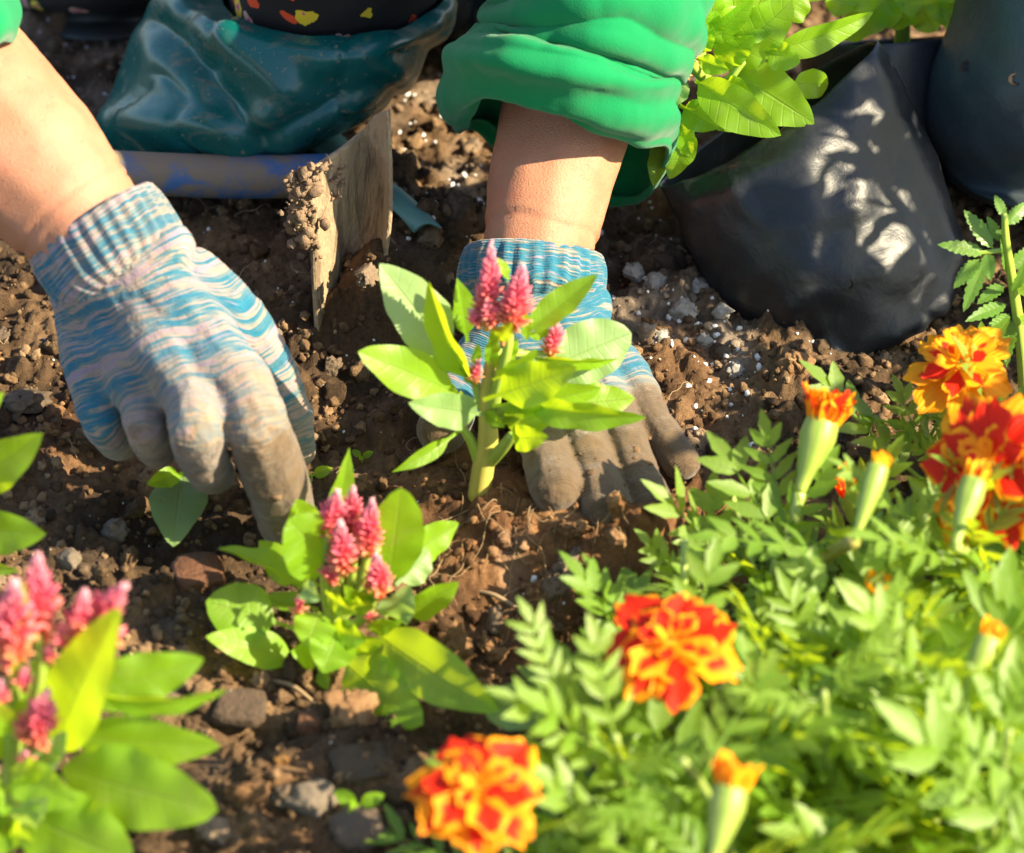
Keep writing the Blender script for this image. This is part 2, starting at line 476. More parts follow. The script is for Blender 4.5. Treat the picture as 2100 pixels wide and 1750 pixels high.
def poly_material(name='black_polythene', c1=(.008, .010, .014), c2=(.07, .066, .058)):
    m, nt, b, out = mat(name); q = NT(nt)
    p = q.geo(); n = q.noise(45, 5, .6, p, .4); dn = q.noise(22, 5, .7, p)
    c = q.mix(q.math('MULTIPLY', q.sstep(dn, .45, .85), .4), c1, c2)
    q.l(c, b.inputs['Base Color']); q.l(q.math('ADD', .30, q.math('MULTIPLY', dn, .3)), b.inputs['Roughness'])
    b.inputs['Specular IOR Level'].default_value = .45
    q.bump(n, .3, .004, b)
    return m
M_POLY = poly_material()
M_POLY_LIT = poly_material('black_polythene_lit', (.028, .040, .048), (.10, .10, .095))  # lighter copy of the black film, light on the right-edge bag put into colour

def simple(name, c1, c2, rough=.7, scale=60, metal=0, bump=.4, bd=.001, c3=None, lo=.5, hi=.6, stretch=None):
    m, nt, b, out = mat(name); q = NT(nt)
    p = q.geo()
    if stretch:
        mp = q.n('ShaderNodeMapping'); mp.inputs['Scale'].default_value = (1.6, 1.6, stretch); q.l(p, mp.inputs[0]); p = mp.outputs[0]
    n = q.noise(scale, 5, .62, p); n2 = q.noise(scale * 6, 4, .6, p)
    c = q.mix(n, c1, c2)
    if c3: c = q.mix(q.sstep(q.noise(scale * .7, 6, .7, p, .6), lo, hi), c, c3)
    q.l(c, b.inputs['Base Color']); b.inputs['Roughness'].default_value = rough; b.inputs['Metallic'].default_value = metal
    q.bump(q.math('ADD', n, q.math('MULTIPLY', n2, .5)), bump, bd, b)
    return m
M_PIPE = simple('blue_paint_worn', (.025, .085, .24), (.05, .14, .34), .65, 45, c3=(.19, .145, .10), lo=.40, hi=.56)
M_BLADE = simple('muddy_steel', (.26, .185, .11), (.42, .315, .20), .75, 60, c3=(.17, .12, .075), lo=.50, hi=.60, bd=.005, bump=1.0, stretch=.40)
M_STRIP = simple('teal_plastic', (.10, .24, .22), (.16, .34, .31), .5, 40, c3=(.33, .28, .20), lo=.58, hi=.68)
M_PEBBLE = simple('grey_pebble', (.085, .064, .045), (.185, .145, .105), .9, 150, bd=.004)
M_BROWNSTONE = simple('brown_stone', (.060, .040, .026), (.125, .088, .060), .85, 150, bd=.004)
M_BARK = simple('bark', (.035, .022, .013), (.10, .062, .034), .85, 80, bd=.003, bump=.8)
M_REDWOOD = simple('red_brown_bark', (.07, .028, .013), (.14, .055, .022), .8, 80, bd=.003, bump=.8)
M_ORANGE = simple('orange_wood', (.42, .17, .035), (.55, .27, .08), .8, 120, bd=.002)
M_PERLITE = simple('perlite', (.55, .55, .56), (.80, .80, .80), .8, 200)
M_FIBRE = simple('root_fibre', (.20, .12, .055), (.40, .27, .14), .8, 50)
M_TWIG = simple('twig', (.20, .13, .07), (.33, .23, .13), .85, 120)

# ------------------------------------------------------------------ soil bed: a lumpy sheet
def axis(lo, hi, step, far):
    a = np.arange(lo, hi + step / 2, step)
    return np.concatenate([-np.geomspace(far, -lo + .05, 10), a, np.geomspace(hi + .05, far, 10)])
gx = axis(-.36, .36, .00135, 30.0)
gy = axis(-.42, .50, .00155, 30.0)
X, Y = np.meshgrid(gx, gy)
Z = np.zeros_like(X)
P2 = np.stack([X, Y, np.zeros_like(X)], -1)
near = (np.abs(X) < .45) & (Y > -.5) & (Y < .6)
base = .010 * fbm(P2 * 9, 3, 3) + .006 * fbm(P2 * 30, 3, 9)
Z = np.where(near, base, 0.0)
def mound(px, py, h, rx, ry=None):
    c = G(px, py); ry = ry or rx
    return h * np.exp(-(((X - c.x) / rx) ** 2 + ((Y - c.y) / ry) ** 2))
MOUNDS = [(1150, 1135, .007, .016, .012), (1248, 1168, .008, .018, .012), (1340, 1150, .007, .016, .012), (1405, 1055, .005, .016, .012), (778, 668, .036, .019, .022), (1255, 985, -.012, .040, .040), (1080, 1080, .016, .055, .050), (1255, 960, -.022, .040, .045), (1440, 1010, .010, .04), (1265, 1135, .013, .045, .03), (1120, 1290, -.016, .055, .03),
          (780, 560, .010, .05), (480, 1100, -.006, .05), (540, 1470, -.010, .03), (760, 1560, .010, .05), (900, 520, .014, .05),
          (1450, 820, .010, .07), (150, 1100, .006, .06), (100, 620, .010, .06), (480, 520, .008, .07)]
for mm in MOUNDS: Z += mound(*mm)
ty = np.clip((Y - .19) / .16, 0, 1); 
# clods: the highest of many half-buried lumps
def lumps(Z, n, rmin, rmax, sq, seed):
    r = np.random.RandomState(seed)
    cx = r.uniform(-.36, .36, n); cy = r.uniform(-.42, .50, n); rr = rmin * (rmax / rmin) ** (r.rand(n) ** 1.8)
    i0 = np.searchsorted(gx, -.36); j0 = np.searchsorted(gy, -.42)
    L = np.zeros_like(Z)
    for k in range(n):
        a, b_ = np.searchsorted(gx, [cx[k] - rr[k], cx[k] + rr[k]]); c, d = np.searchsorted(gy, [cy[k] - rr[k], cy[k] + rr[k]])
        if b_ <= a or d <= c: continue
        dx = (X[c:d, a:b_] - cx[k]); dy = (Y[c:d, a:b_] - cy[k])
        th = r.rand() * 6.28; e = r.uniform(.7, 1.0)
        du = dx * math.cos(th) + dy * math.sin(th); dv = (-dx * math.sin(th) + dy * math.cos(th)) / e
        q = np.maximum(rr[k] ** 2 - du ** 2 - dv ** 2, 0) ** .5 * sq
        L[c:d, a:b_] = np.maximum(L[c:d, a:b_], q)
    return L
rgh = np.where(near, 1 + .55 * fbm(P2 * 210, 3, 41), 1)
Z += lumps(Z, 420, .007, .020, .55, 1) * rgh
Z += lumps(Z, 3800, .0022, .008, .75, 2) * rgh
Z += np.where(near, .0026 * fbm(P2 * 160, 3, 5) + .0016 * fbm(P2 * 420, 2, 6), 0)
def field(px, py, rx, ry=None, XX=None, YY=None):
    c = G(px, py); ry = ry or rx
    return np.exp(-((((XX if XX is not None else X) - c.x) / rx) ** 2 + (((YY if YY is not None else Y) - c.y) / ry) ** 2))
def red_f(x, y):
    f = field(1130, 1120, .075, .085, x, y) * 1.1 + .45 * field(260, 930, .05, .04, x, y) + .5 * field(1420, 1080, .05, .05, x, y)
    return np.clip(f + .35 * vnoise(np.stack([x * 22, y * 22, 0 * x], -1), 4), 0, 1)
def pale_f(x, y):
    f = .8 * field(1390, 640, .045, .09, x, y) + .55 * field(900, 320, .03, .12, x, y) + .5 * field(150, 160, .08, .10, x, y)
    return np.clip(f + .45 * vnoise(np.stack([x * 45, y * 45, 0 * x], -1), 8) - .22, 0, 1)
tone = np.clip(.42 + .55 * fbm(P2 * 26, 3, 21), 0, 1)
V = np.stack([X, Y, Z], -1).reshape(-1, 3)
F = grid_faces(len(gy), len(gx))
soil = link('soil_ground', mesh_np('soil_ground', V, F, True, None, {'tone': tone.ravel(), 'red': red_f(X, Y).ravel(), 'pale': pale_f(X, Y).ravel()}), M_SOIL)
soil['kind'] = 'structure'; soil['label'] = 'loose dark brown lumpy garden soil of the flower bed'

def H(x, y):
    i = int(np.clip(np.searchsorted(gx, x), 1, len(gx) - 1)); j = int(np.clip(np.searchsorted(gy, y), 1, len(gy) - 1))
    return float(Z[j, i])
def GH(px, py):
    p = G(px, py)
    for _ in range(4): p = G(px, py, H(p.x, p.y))
    return p

# ------------------------------------------------------------------ clods, crumbs, perlite, fibres
def ico(sub):
    bm = bmesh.new(); bmesh.ops.create_icosphere(bm, subdivisions=sub, radius=1)
    V = np.array([v.co[:] for v in bm.verts]); F = np.array([[v.index for v in f.verts] for f in bm.faces]); bm.free()
    return V, F
def rock(sub, seed, rough=.35, flat=1.0, freq=1.6):
    V, F = ico(sub)
    d = 1 + rough * fbm(V * freq + seed * 3.7, 3, seed) + rough * .35 * fbm(V * 5 + seed, 2, seed + 5)
    r = np.random.RandomState(seed)
    d = d + rough * .30 * np.abs(fbm(V * 9 + seed * 2.1, 2, seed + 9)) + rough * .16 * fbm(V * 19, 2, seed + 3)
    V = V * d[:, None] * (r.uniform(.75, 1.2, 3) * np.array([1, 1, flat]))
    for k in range(4):                                   # a few broken facets
        n = r.normal(size=3); n /= np.linalg.norm(n); c = r.uniform(.55, .8)
        s = V @ n; V = V - np.where(s > c, (s - c) * .8, 0)[:, None] * n
    return V, F
def rotm(n, r):
    q = r.normal(size=(n, 4)); q /= np.linalg.norm(q, axis=1, keepdims=True)
    w, x, y, z = q.T
    return np.stack([1 - 2 * (y * y + z * z), 2 * (x * y - z * w), 2 * (x * z + y * w), 2 * (x * y + z * w), 1 - 2 * (x * x + z * z), 2 * (y * z - x * w),
                     2 * (x * z - y * w), 2 * (y * z + x * w), 1 - 2 * (x * x + y * y)], -1).reshape(n, 3, 3)
def Hv(x, y):
    i = np.clip(np.searchsorted(gx, x), 1, len(gx) - 1); j = np.clip(np.searchsorted(gy, y), 1, len(gy) - 1)
    return Z[j, i]
def scatter(name, n, sub, smin, smax, pw, seed, label, sink=.25, mat_=None, dens=None, smooth=True, tone_rng=(.15, .9), xy=None, zoff=None):
    r = np.random.RandomState(seed)
    protos = [rock(sub, seed * 10 + k, .70, 1.0, 2.3) for k in range(10)]
    if xy is None:
        x = r.uniform(-.34, .34, n * 6); y = r.uniform(-.40, .46, n * 6)
        if dens is not None:
            keep = r.rand(len(x)) < dens(x, y); x, y = x[keep], y[keep]
        x, y = x[:n], y[:n]
    else: x, y = xy
    n = len(x)
    s = smin * (smax / smin) ** (r.rand(n) ** pw)
    Rm = rotm(n, r)
    z = Hv(x, y) + s * (1 - sink * 2)* .5 if zoff is None else zoff + s * 0
    pr = r.randint(0, len(protos), n)
    Vs, Fs, tn, off = [], [], [], 0
    t = r.uniform(*tone_rng, n)
    for k, (pv, pf) in enumerate(protos):
        ids = np.where(pr == k)[0]
        if len(ids) == 0: continue
        vv = np.einsum('nij,vj->nvi', Rm[ids], pv) * s[ids, None, None] + np.stack([x[ids], y[ids], z[ids]], -1)[:, None, :]
        nv = len(pv)
        Vs.append(vv.reshape(-1, 3)); Fs.append((pf[None] + (np.arange(len(ids)) * nv)[:, None, None] + off).reshape(-1, 3)); tn.append(np.repeat(t[ids], nv)); off += nv * len(ids)
    V = np.concatenate(Vs); F = np.concatenate(Fs); tn = np.concatenate(tn)
    at = {'tone': tn, 'red': red_f(V[:, 0], V[:, 1]), 'pale': pale_f(V[:, 0], V[:, 1])}
    o = link(name, mesh_np(name, V, F, smooth, None, at), mat_ or M_SOIL)
    o['kind'] = 'stuff'; o['label'] = label
    return o
scatter('soil_crumbs', 16000, 2, .0005, .0030, 1.5, 3, 'fine loose crumbs of brown soil strewn over the bed')
scatter('soil_lumps', 1100, 3, .0024, .0062, 1.8, 5, 'small rounded lumps of soil between the crumbs')
def pd(x, y): return np.clip(.018 + .9 * field(1400, 640, .05, .10, x, y) + 1.0 * field(900, 300, .035, .13, x, y) + .3 * field(1500, 790, .06, .05, x, y) + .35 * field(150, 180, .06, .08, x, y), 0, 1)
scatter('perlite', 900, 2, .0006, .0021, 1.4, 8, 'scattered white perlite grains in the soil', mat_=M_PERLITE, dens=pd, sink=.3)
scatter('white_specks', 500, 1, .0003, .0007, 1.0, 9, 'tiny white specks of grit in the soil', mat_=M_PERLITE, sink=.1)

# separate clods that can be picked out one by one
clod_meshes = []
for k in range(8):
    v, f = rock(4, 400 + k, .80, 1.0, 2.6); 
    at = {'tone': np.full(len(v), .35 + .06 * k), 'red': np.full(len(v), .0 if k < 5 else .5), 'pale': np.full(len(v), .0 if k % 4 else .35)}
    me = mesh_np('clod', v, f, True, None, at); me.materials.append(M_SOIL); clod_meshes.append(me)
cr = random.Random(5)
MARKS = [((60, 600), 'left of the striped glove cuff'), ((500, 560), 'between striped glove and hoe blade'), ((860, 560), 'right of the hoe blade'), ((900, 330), 'between boot and right arm'),
         ((120, 130), 'behind the left forearm'), ((1350, 560), 'right of the bare right wrist'), ((1480, 800), 'below the tilted black bag'), ((100, 900), 'left of the striped glove knuckles'),
         ((700, 880), 'between the two gloves'), ((250, 1250), 'above the lower left plant'), ((480, 1180), 'beside the reddish bark block'), ((1150, 1230), 'below the reddish planting mound'),
         ((560, 1600), 'at the bottom, left of the foreground marigold'), ((1000, 1400), 'right of the front pink plant'), ((1450, 1100), 'at the edge of the marigold leaves')]
USED = set()
def clod_tag(o, px, py, s):
    m = min(MARKS, key=lambda q: (q[0][0] - px) ** 2 + (q[0][1] - py) ** 2)[1]
    k = clod_meshes.index(o.data)
    tone_ = 'reddish brown' if k > 4 else ('pale brown' if k % 4 == 0 else ('dark brown' if k < 3 else 'mid brown'))
    lab = (('larger ' if s > .0075 else 'small ' if s < .0055 else '') + tone_ + ' clod lying ' + m)
    for extra in ('', 'crumbly ', 'rounded ', 'jagged ', 'flattened '):
        full = lab.replace(' clod lying', ' ' + extra + 'clod lying')
        if full not in USED: break
    USED.add(full); tag(o, full, 'clod', 'soil clods in the bed')
for k in range(150):
    px, py = cr.uniform(-20, 2100), cr.uniform(40, 1740)
    if px > 1150 and py > 1300: continue
    if px > 1500 and py < 700: continue
    p = GH(px, py); s = .0045 * (2.2 ** (cr.random() ** 1.5))
    o = link('soil_clod', clod_meshes[cr.randrange(8)], None, None, (p.x, p.y, p.z + s * .25))
    o.scale = (s * cr.uniform(.8, 1.2), s * cr.uniform(.8, 1.2), s * cr.uniform(.7, 1))
    o.rotation_euler = (cr.uniform(0, 6), cr.uniform(0, 6), cr.uniform(0, 6))
    clod_tag(o, px, py, s)

def stone(name, label, cat, px, py, w, h, m, seed, flat=.8, rough=.25, group=None, rz=0):
    v, f = rock(4, seed, rough + .12, flat)
    if name in ('bark_chunk', 'wood_chip'):
        v = np.sign(v) * np.abs(v) ** .5; v += .10 * np.stack([0 * v[:, 0], fbm(v * np.array([.6, 5, 5]) + seed, 3, seed), fbm(v * np.array([.6, 6, 6]) + seed, 3, seed + 2)], -1)
    p = GH(px, py); a = w * S / 2; c = h * S / 2
    v = v / np.abs(v).max(0) * np.array([a, a * .9, c])
    o = link(name, mesh_np(name, v, f, True, None, {'tone': np.full(len(v), .6), 'red': np.zeros(len(v)), 'pale': np.zeros(len(v))}), m, None, (p.x, p.y, p.z + c * .1))
    o.rotation_euler = (0, 0, rz)
    return tag(o, label, cat, group)
stone('pebble', 'pale grey pebble on the soil above the left pink plume', 'pebble', 140, 1152, 56, 50, M_PEBBLE, 31)
stone('pebble', 'grey stone with a dark notch left of the drooping leaf', 'pebble', 238, 1092, 70, 52, M_PEBBLE, 32)
stone('pebble', 'small cream pebble right of the striped left glove', 'pebble', 566, 694, 34, 46, M_PEBBLE, 33)
stone('stone', 'rounded brown stone at the bottom edge by the marigolds', 'stone', 735, 1705, 110, 84, M_BROWNSTONE, 34, .9, .14)
stone('stone', 'rough greyish stone near the bottom between the broad leaves and marigold', 'stone', 640, 1648, 110, 84, M_PEBBLE, 35)
stone('bark_chunk', 'reddish brown block of bark right of the drooping leaf', 'bark', 405, 1180, 110, 48, M_REDWOOD, 36, .6, .12, rz=.2)
stone('bark_chunk', 'dark rotten wood chunk below the front pink plant', 'bark', 490, 1452, 110, 40, M_BARK, 37, .6, .14, rz=-.1)
stone('bark_chunk', 'flat brown bark slab at the bottom beside the foreground marigold', 'bark', 745, 1575, 120, 40, M_BARK, 38, .5, .16, rz=.3)
stone('wood_chip', 'small bright orange wood splinter low in the soil', 'wood chip', 578, 1560, 30, 24, M_ORANGE, 39, .7, .4)
stone('bark_chunk', 'brown bark piece half buried beside the front plant base', 'bark', 550, 1400, 70, 40, M_BARK, 41, .6, .2)
stone('wood_chip', 'rust coloured chip of wood near the bottom centre', 'wood chip', 640, 1490, 60, 50, M_REDWOOD, 42, .7, .25)
stone('stone', 'mossy yellow and dark stone under the marigold stems', 'stone', 1525, 1270, 84, 70, simple('mossy_stone', (.05, .06, .025), (.10, .09, .04), .9, 90, c3=(.50, .36, .12), lo=.5, hi=.6), 43)
for k, (px, py, w) in enumerate([(1425, 590, 70), (1395, 645, 80), (1480, 640, 56), (1340, 585, 60), (1350, 690, 54), (1510, 760, 44), (1300, 560, 52), (1440, 700, 46)]):
    lab = ['pale dusty lump of gravel beside the black bag, upper one', 'largest pale gravel lump left of the black bag', 'whitish gravel lump touching the side of the black bag',
           'pale gravel lump nearest the blue glove cuff', 'small pale gravel lump right of the glove knuckles', 'white chip of gravel below the black bag, set apart from the lumps',
           'pale gravel lump right beside the wrist', 'small pale gravel lump just below the pile by the bag'][k]
    stone('gravel_lump', lab, 'gravel', px, py, w, w * .8, simple('gravel_pale_%d' % k, (.15, .135, .12), (.36, .34, .31), .9, 150), 50 + k, .75, .6, 'pale gravel lumps by the bag')

def fibres(name, n, label, cx=None, spread=None, seed=1, lmin=.008, lmax=.035, m=None, rad=.00022):
    r = np.random.RandomState(seed); parts = []
    for k in range(n):
        if cx is None: x, y = r.uniform(-.3, .3), r.uniform(-.38, .3)
        else:
            c = G(*cx[r.randint(len(cx))]); x, y = c.x + r.normal() * spread, c.y + r.normal() * spread
        L = r.uniform(lmin, lmax); a = r.uniform(0, 6.28); pts = []
        for t in range(6):
            pts.append((x, y, H(x, y) + .0012 + .003 * math.sin(t / 5 * math.pi) * r.rand()))
            a += r.normal() * .6; x += math.cos(a) * L / 5; y += math.sin(a) * L / 5
        parts.append(tube(pts, [rad, rad, rad * .6], 4, 10, False))
    V, F, U = join(parts)
    o = link(name, mesh_np(name, V, F, True, U), m or M_FIBRE)
    o['kind'] = 'stuff'; o['label'] = label
    return o
fibres('root_fibres', 90, 'thin curly tan roots tangled in the reddish planting soil', [(1010, 1080), (1110, 1130), (1200, 1180), (1050, 1180), (1130, 1060)], .026, 3)
fibres('straw_bits', 110, 'thin dry stalks and roots scattered over the soil', None, None, 5, .008, .03, M_TWIG, .00028)
tw = random.Random(3)
for k, (a, b, lab) in enumerate([((430, 985), (395, 1040), 'short tan twig below the left glove fingers'), ((700, 1420), (712, 1462), 'dry straw stalk below the front plant'),
                                 ((1060, 1250), (960, 1215), 'bent pale root across the dark hollow'), ((560, 1400), (640, 1440), 'dry root arching near the rotten wood')]):
    A, B = GH(*a), GH(*b); mid = (A + B) / 2 + Vector((0, 0, .004))
    V, F, U = tube([A + Vector((0, 0, .001)), mid, B + Vector((0, 0, .001))], [.0009, .0012, .0007], 7, 10)
    tag(link('twig', mesh_np('twig', V, fix_quads(F), True, U), M_TWIG), lab, 'twig')

# ------------------------------------------------------------------ leaves, stems and flower spikes
def profile(t, pet, shape):
    x = np.clip((t - pet) / (1 - pet), 0, 1)
    if shape == 'ovate': w = np.sin(np.pi * x ** .76) ** .70
    elif shape == 'round': w = np.sin(np.pi * x ** .88) ** .55
    else: w = np.sin(np.pi * x ** .8) ** 1.0
    w = w * (1 - .12 * x)
    return np.maximum(w, 0)
def leaf_geo(b, t, width, bend=.12, fold=.18, wav=.10, roll=0., pet=.14, shape='ovate', nu=22, nv=9, seed=0, petr=.0011, twist=0., side=0.):
    r = np.random.RandomState(seed)
    b, t = Vector(b), Vector(t); L = (t - b).length; ax = (t - b).normalized()
    n = VIEW - ax * VIEW.dot(ax)
    n = n.normalized() if n.length > 1e-4 else Vector((0, 0, 1))
    n = Matrix.Rotation(math.radians(roll), 3, ax) @ n
    s0 = ax.cross(n)
    ctl = (b + t) / 2 + n * (bend * L) + s0 * side * L
    u = np.linspace(0, 1, nu)
    B, T, C = np.array(b), np.array(t), np.array(ctl)
    mid = ((1 - u) ** 2)[:, None] * B + (2 * u * (1 - u))[:, None] * C + (u ** 2)[:, None] * T
    tan = np.gradient(mid, axis=0); tan /= np.linalg.norm(tan, axis=1, keepdims=True)
    nn = np.array(n)[None] - tan * (tan @ np.array(n))[:, None]; nn /= np.linalg.norm(nn, axis=1, keepdims=True)
    sd = np.cross(tan, nn)
    tw_ = np.radians(twist) * u
    nn, sd = nn * np.cos(tw_)[:, None] + sd * np.sin(tw_)[:, None], sd * np.cos(tw_)[:, None] - nn * np.sin(tw_)[:, None]
    w = profile(u, pet, shape) * width / 2
    w = np.maximum(w, petr * (1 - .75 * u)); w[-1] = .0002
    v = np.linspace(-1, 1, nv)
    ph = r.uniform(0, 6.28, 2); k = r.uniform(2.0, 3.4)
    av = np.abs(v)
    wave = np.stack([np.sin(u * k * 2 * math.pi + ph[0]), np.sin(u * k * 2 * math.pi + ph[1])], 0)
    lw = np.where(v[None, :] < 0, wave[0][:, None], wave[1][:, None])
    lift = fold * av[None, :] ** 1.2 * w[:, None] * 2 - .10 * (av[None, :] ** 3) * w[:, None] + wav * width * .5 * lw * (av[None, :] ** 1.7) * (w / (width / 2))[:, None]
    jag = 1 + .05 * vnoise(np.stack([u * 9, np.full(nu, seed * 1.7), np.zeros(nu)], -1), seed)
    V = mid[:, None, :] + sd[:, None, :] * (v[None, :, None] * (w * jag)[:, None, None] * math.cos(min(abs(fold), 1) * .6)) + nn[:, None, :] * lift[:, :, None]
    uv = np.stack(np.meshgrid(u, v, indexing='ij'), -1).reshape(-1, 2)
    return V.reshape(-1, 3), grid_faces(nu, nv), uv
LS = [0]
def leaf(parent, b, t, width, m=None, name='leaf', **kw):
    LS[0] += 1
    V, F, U = leaf_geo(b, t, width, seed=LS[0], **kw)
    return link(name, mesh_np(name, V, F, True, U), m or M_CEL, parent)
fv, ff = ico(1)
def spike_geo(b, t, rad, n=150, seed=0, fsz=1.0):
    n = int(n * 1.5); fsz *= .92
    r = np.random.RandomState(seed)
    b, t = np.array(b), np.array(t); L = np.linalg.norm(t - b); ax = (t - b) / L
    a = np.cross(ax, [.3, .8, .5]); a /= np.linalg.norm(a); c = np.cross(ax, a)
    parts = []
    for i in range(n):
        s = (i + .5) / n; s = s ** .92
        ph = i * 2.39996 + r.normal() * .25
        out = a * math.cos(ph) + c * math.sin(ph)
        lob = 1 + .28 * math.sin(3 * ph + 7 * s) + .22 * r.normal()
        R_ = rad * (1 - s ** 1.35) ** .85 * lob * min(1, .55 + s * 3)
        el = .45 + .75 * s
        d = out * math.cos(el) + ax * math.sin(el)
        sz = (.0015 + .0015 * (1 - s)) * r.uniform(.6, 1.45) * fsz
        p = b + ax * (L * s * .96) + out * R_ * .82
        e1 = np.cross(d, ax + .01); e1 /= np.linalg.norm(e1); e2 = np.cross(d, e1)
        vv = fv * np.array([.50, .50, 1.45]); z01 = (fv[:, 2] + 1) / 2
        vv[:, :2] *= (1.2 - 1.0 * z01)[:, None]
        W_ = p + (vv[:, :1] * e1 + vv[:, 1:2] * e2 + vv[:, 2:] * d) * sz
        parts.append((W_, np.concatenate([ff, ff[:, 2:]], 1), np.stack([np.full(len(fv), s), z01 * r.rand()], -1)))
    parts.append(tuple(tube([b - ax * .004, b + ax * L * .95], [rad * .3, rad * .12], 6)))
    return parts
def spike(parent, b, t, rad, n=150, seed=0, fsz=1.0):
    me = mesh_parts('flower_spike', spike_geo(b, t, rad, n, seed, fsz))
    return link('flower_spike', me, M_SPIKE, parent)
def stem(parent, pts, radii, m=None, ns=10, nsub=16, name='stem'):
    V, F, U = tube(pts, radii, ns, nsub)
    return link(name, mesh_np(name, V, fix_quads(F), True, U), m or M_STEM, parent)

class Plant:
    """a celosia described in the coordinates of one crop of the photo (a scale and an offset) on the vertical plane y0"""
    def __init__(s, name, label, cat, y0, k, ox, oy, base_px, group, z0=None):
        s.y0, s.k, s.ox, s.oy = y0, k, ox, oy
        b = s.w(*base_px); s.base = b
        s.o = thing(name, label, cat, b, group)
    def w(s, x, y, dy=0.0):
        return W(s.ox + x * s.k, s.oy + y * s.k, s.y0 + dy)
    def leaf(s, bx, by, tx, ty, w, bd=0., td=0., **kw):
        kw['wav'] = min(.19, kw.get('wav', .10) * 1.2 + .02)
        return leaf(s.o, s.w(bx, by, bd), s.w(tx, ty, td), w * 1.27 * s.k * S, **kw)
    def spike(s, bx, by, tx, ty, w, d=0., n=150, fsz=1.0):
        LS[0] += 1
        return spike(s.o, s.w(bx, by, d), s.w(tx, ty, d - .002), w * s.k * S / 2, n, LS[0], fsz)
    def stem(s, pts, radii, m=None, name='stem'):
        return stem(s.o, [s.w(*p) for p in pts], radii, m, name=name)

# --- the celosia being planted (centre); crop scale .384
yC = G(985, 1030, .012).y
C = Plant('celosia_plant', 'pink plumed plant being firmed into reddish soil by the muddy right glove', 'flowering plant', yC, .384, 672, 448, (812, 1530), 'pink plumed plants')
C.stem([(800, 1540), (835, 1300), (858, 1165), (850, 1000), (860, 850), (880, 700), (890, 560)], [.0056, .0054, .0050, .0040, .0032, .0025, .0016], M_STEMBASE)
C.stem([(865, 1120), (905, 900, -.004), (960, 700, -.006), (975, 560, -.004)], [.0036, .003, .0024, .0018])
C.stem([(830, 1010), (790, 880, .004), (790, 800, .004)], [.003, .0022, .0016])
C.stem([(860, 1300), (930, 1230, -.01), (985, 1160, -.016)], [.0036, .003, .0024])
C.stem([(805, 1290), (760, 1180, .0), (700, 1100, .0)], [.003, .0024, .0018])
C.stem([(870, 1080), (980, 1000, -.01), (1060, 960, -.015)], [.003, .0024, .0018])
C.stem([(870, 1100), (1010, 1040, -.012), (1110, 1000, -.016)], [.003, .0024, .0016])
C.stem([(890, 720), (1010, 720, .005), (1190, 720, .01)], [.0024, .002, .0014])
C.leaf(640, 720, 278, 243, 250, .01, .02, m=M_CELP, roll=15, bend=.04, fold=.10, wav=.05, pet=.03)
C.leaf(700, 800, 490, 640, 130, .02, .03, m=M_CEL, roll=20, bend=.06)
C.leaf(785, 900, 540, 340, 150, 0, -.01, roll=-42, bend=.10, fold=.30, wav=.22, pet=.12)
C.leaf(745, 660, 690, 320, 120, .012, .016, roll=25, bend=.10, shape='lance')
C.leaf(800, 990, 163, 712, 200, 0, -.02, roll=8, bend=.10, fold=.12, wav=.16, pet=.26, shape='round')
C.leaf(850, 1045, 432, 985, 160, -.004, -.03, roll=-10, bend=.16, fold=.15, wav=.14, pet=.2, m=M_CELP)
C.leaf(735, 1100, 345, 1355, 78, -.002, -.03, roll=-20, bend=.22, fold=.25, wav=.1, pet=.3, shape='lance')
C.leaf(1060, 600, 1440, 300, 130, .004, .016, roll=-14, bend=-.08, fold=.22, wav=.06, pet=.05)
C.leaf(1200, 790, 1622, 612, 270, .012, .03, m=M_CELP, roll=10, bend=.04, fold=.06, wav=.06, pet=.02, shape='round')
C.leaf(1060, 730, 1550, 748, 90, .006, .012, roll=52, bend=.12, fold=.30, wav=.1, pet=.1)
C.leaf(830, 970, 1330, 795, 190, -.012, -.034, roll=6, bend=.05, fold=.14, wav=.12, pet=.22)
C.leaf(880, 1000, 1460, 905, 170, -.010, -.010, roll=26, bend=.12, fold=.2, wav=.14, pet=.16)
C.leaf(1000, 970, 1700, 1062, 140, -.012, -.034, roll=30, bend=.14, fold=.24, wav=.2, pet=.1)
C.leaf(1190, 1010, 1640, 960, 190, .0, .012, roll=-6, bend=-.05, fold=.1, wav=.1, pet=.04)
C.leaf(930, 1090, 1222, 1030, 160, -.010, -.022, roll=14, bend=.14, fold=.18, wav=.12, pet=.12)
C.leaf(985, 1165, 1180, 1165, 120, -.016, -.034, roll=12, bend=.18, fold=.16, wav=.06, pet=.06)
C.leaf(740, 1000, 500, 945, 150, .02, .03, roll=10, bend=.05)
C.leaf(860, 780, 880, 600, 70, -.006, -.012, roll=25, bend=.1, wav=.2)
C.leaf(905, 650, 985, 553, 70, -.008, -.016, roll=10, bend=.12, wav=.1)
C.leaf(1065, 650, 1052, 500, 56, -.004, -.006, roll=20, bend=.05)
C.leaf(965, 330, 905, 213, 50, .004, .006, roll=35, bend=.14)
C.leaf(880, 860, 1120, 700, 90, -.008, -.015, roll=35, bend=.14, wav=.2)
C.leaf(880, 800, 1010, 640, 90, -.002, -.004, roll=40, bend=.14, wav=.2)
C.leaf(780, 780, 800, 670, 50, -.004, -.008, roll=30, bend=.1)
C.leaf(845, 1040, 945, 1115, 56, -.006, -.02, roll=10, bend=.2)
C.leaf(770, 880, 700, 780, 60, .0, -.004, roll=30, bend=.1)
C.leaf(1060, 620, 1190, 600, 60, .004, .01, roll=40, bend=.1)
C.leaf(720, 930, 640, 1010, 120, .025, .035, roll=10, bend=.1)
C.spike(848, 560, 874, 116, 120, -.002, 190)
C.spike(975, 570, 1042, 240, 140, -.006, 190)
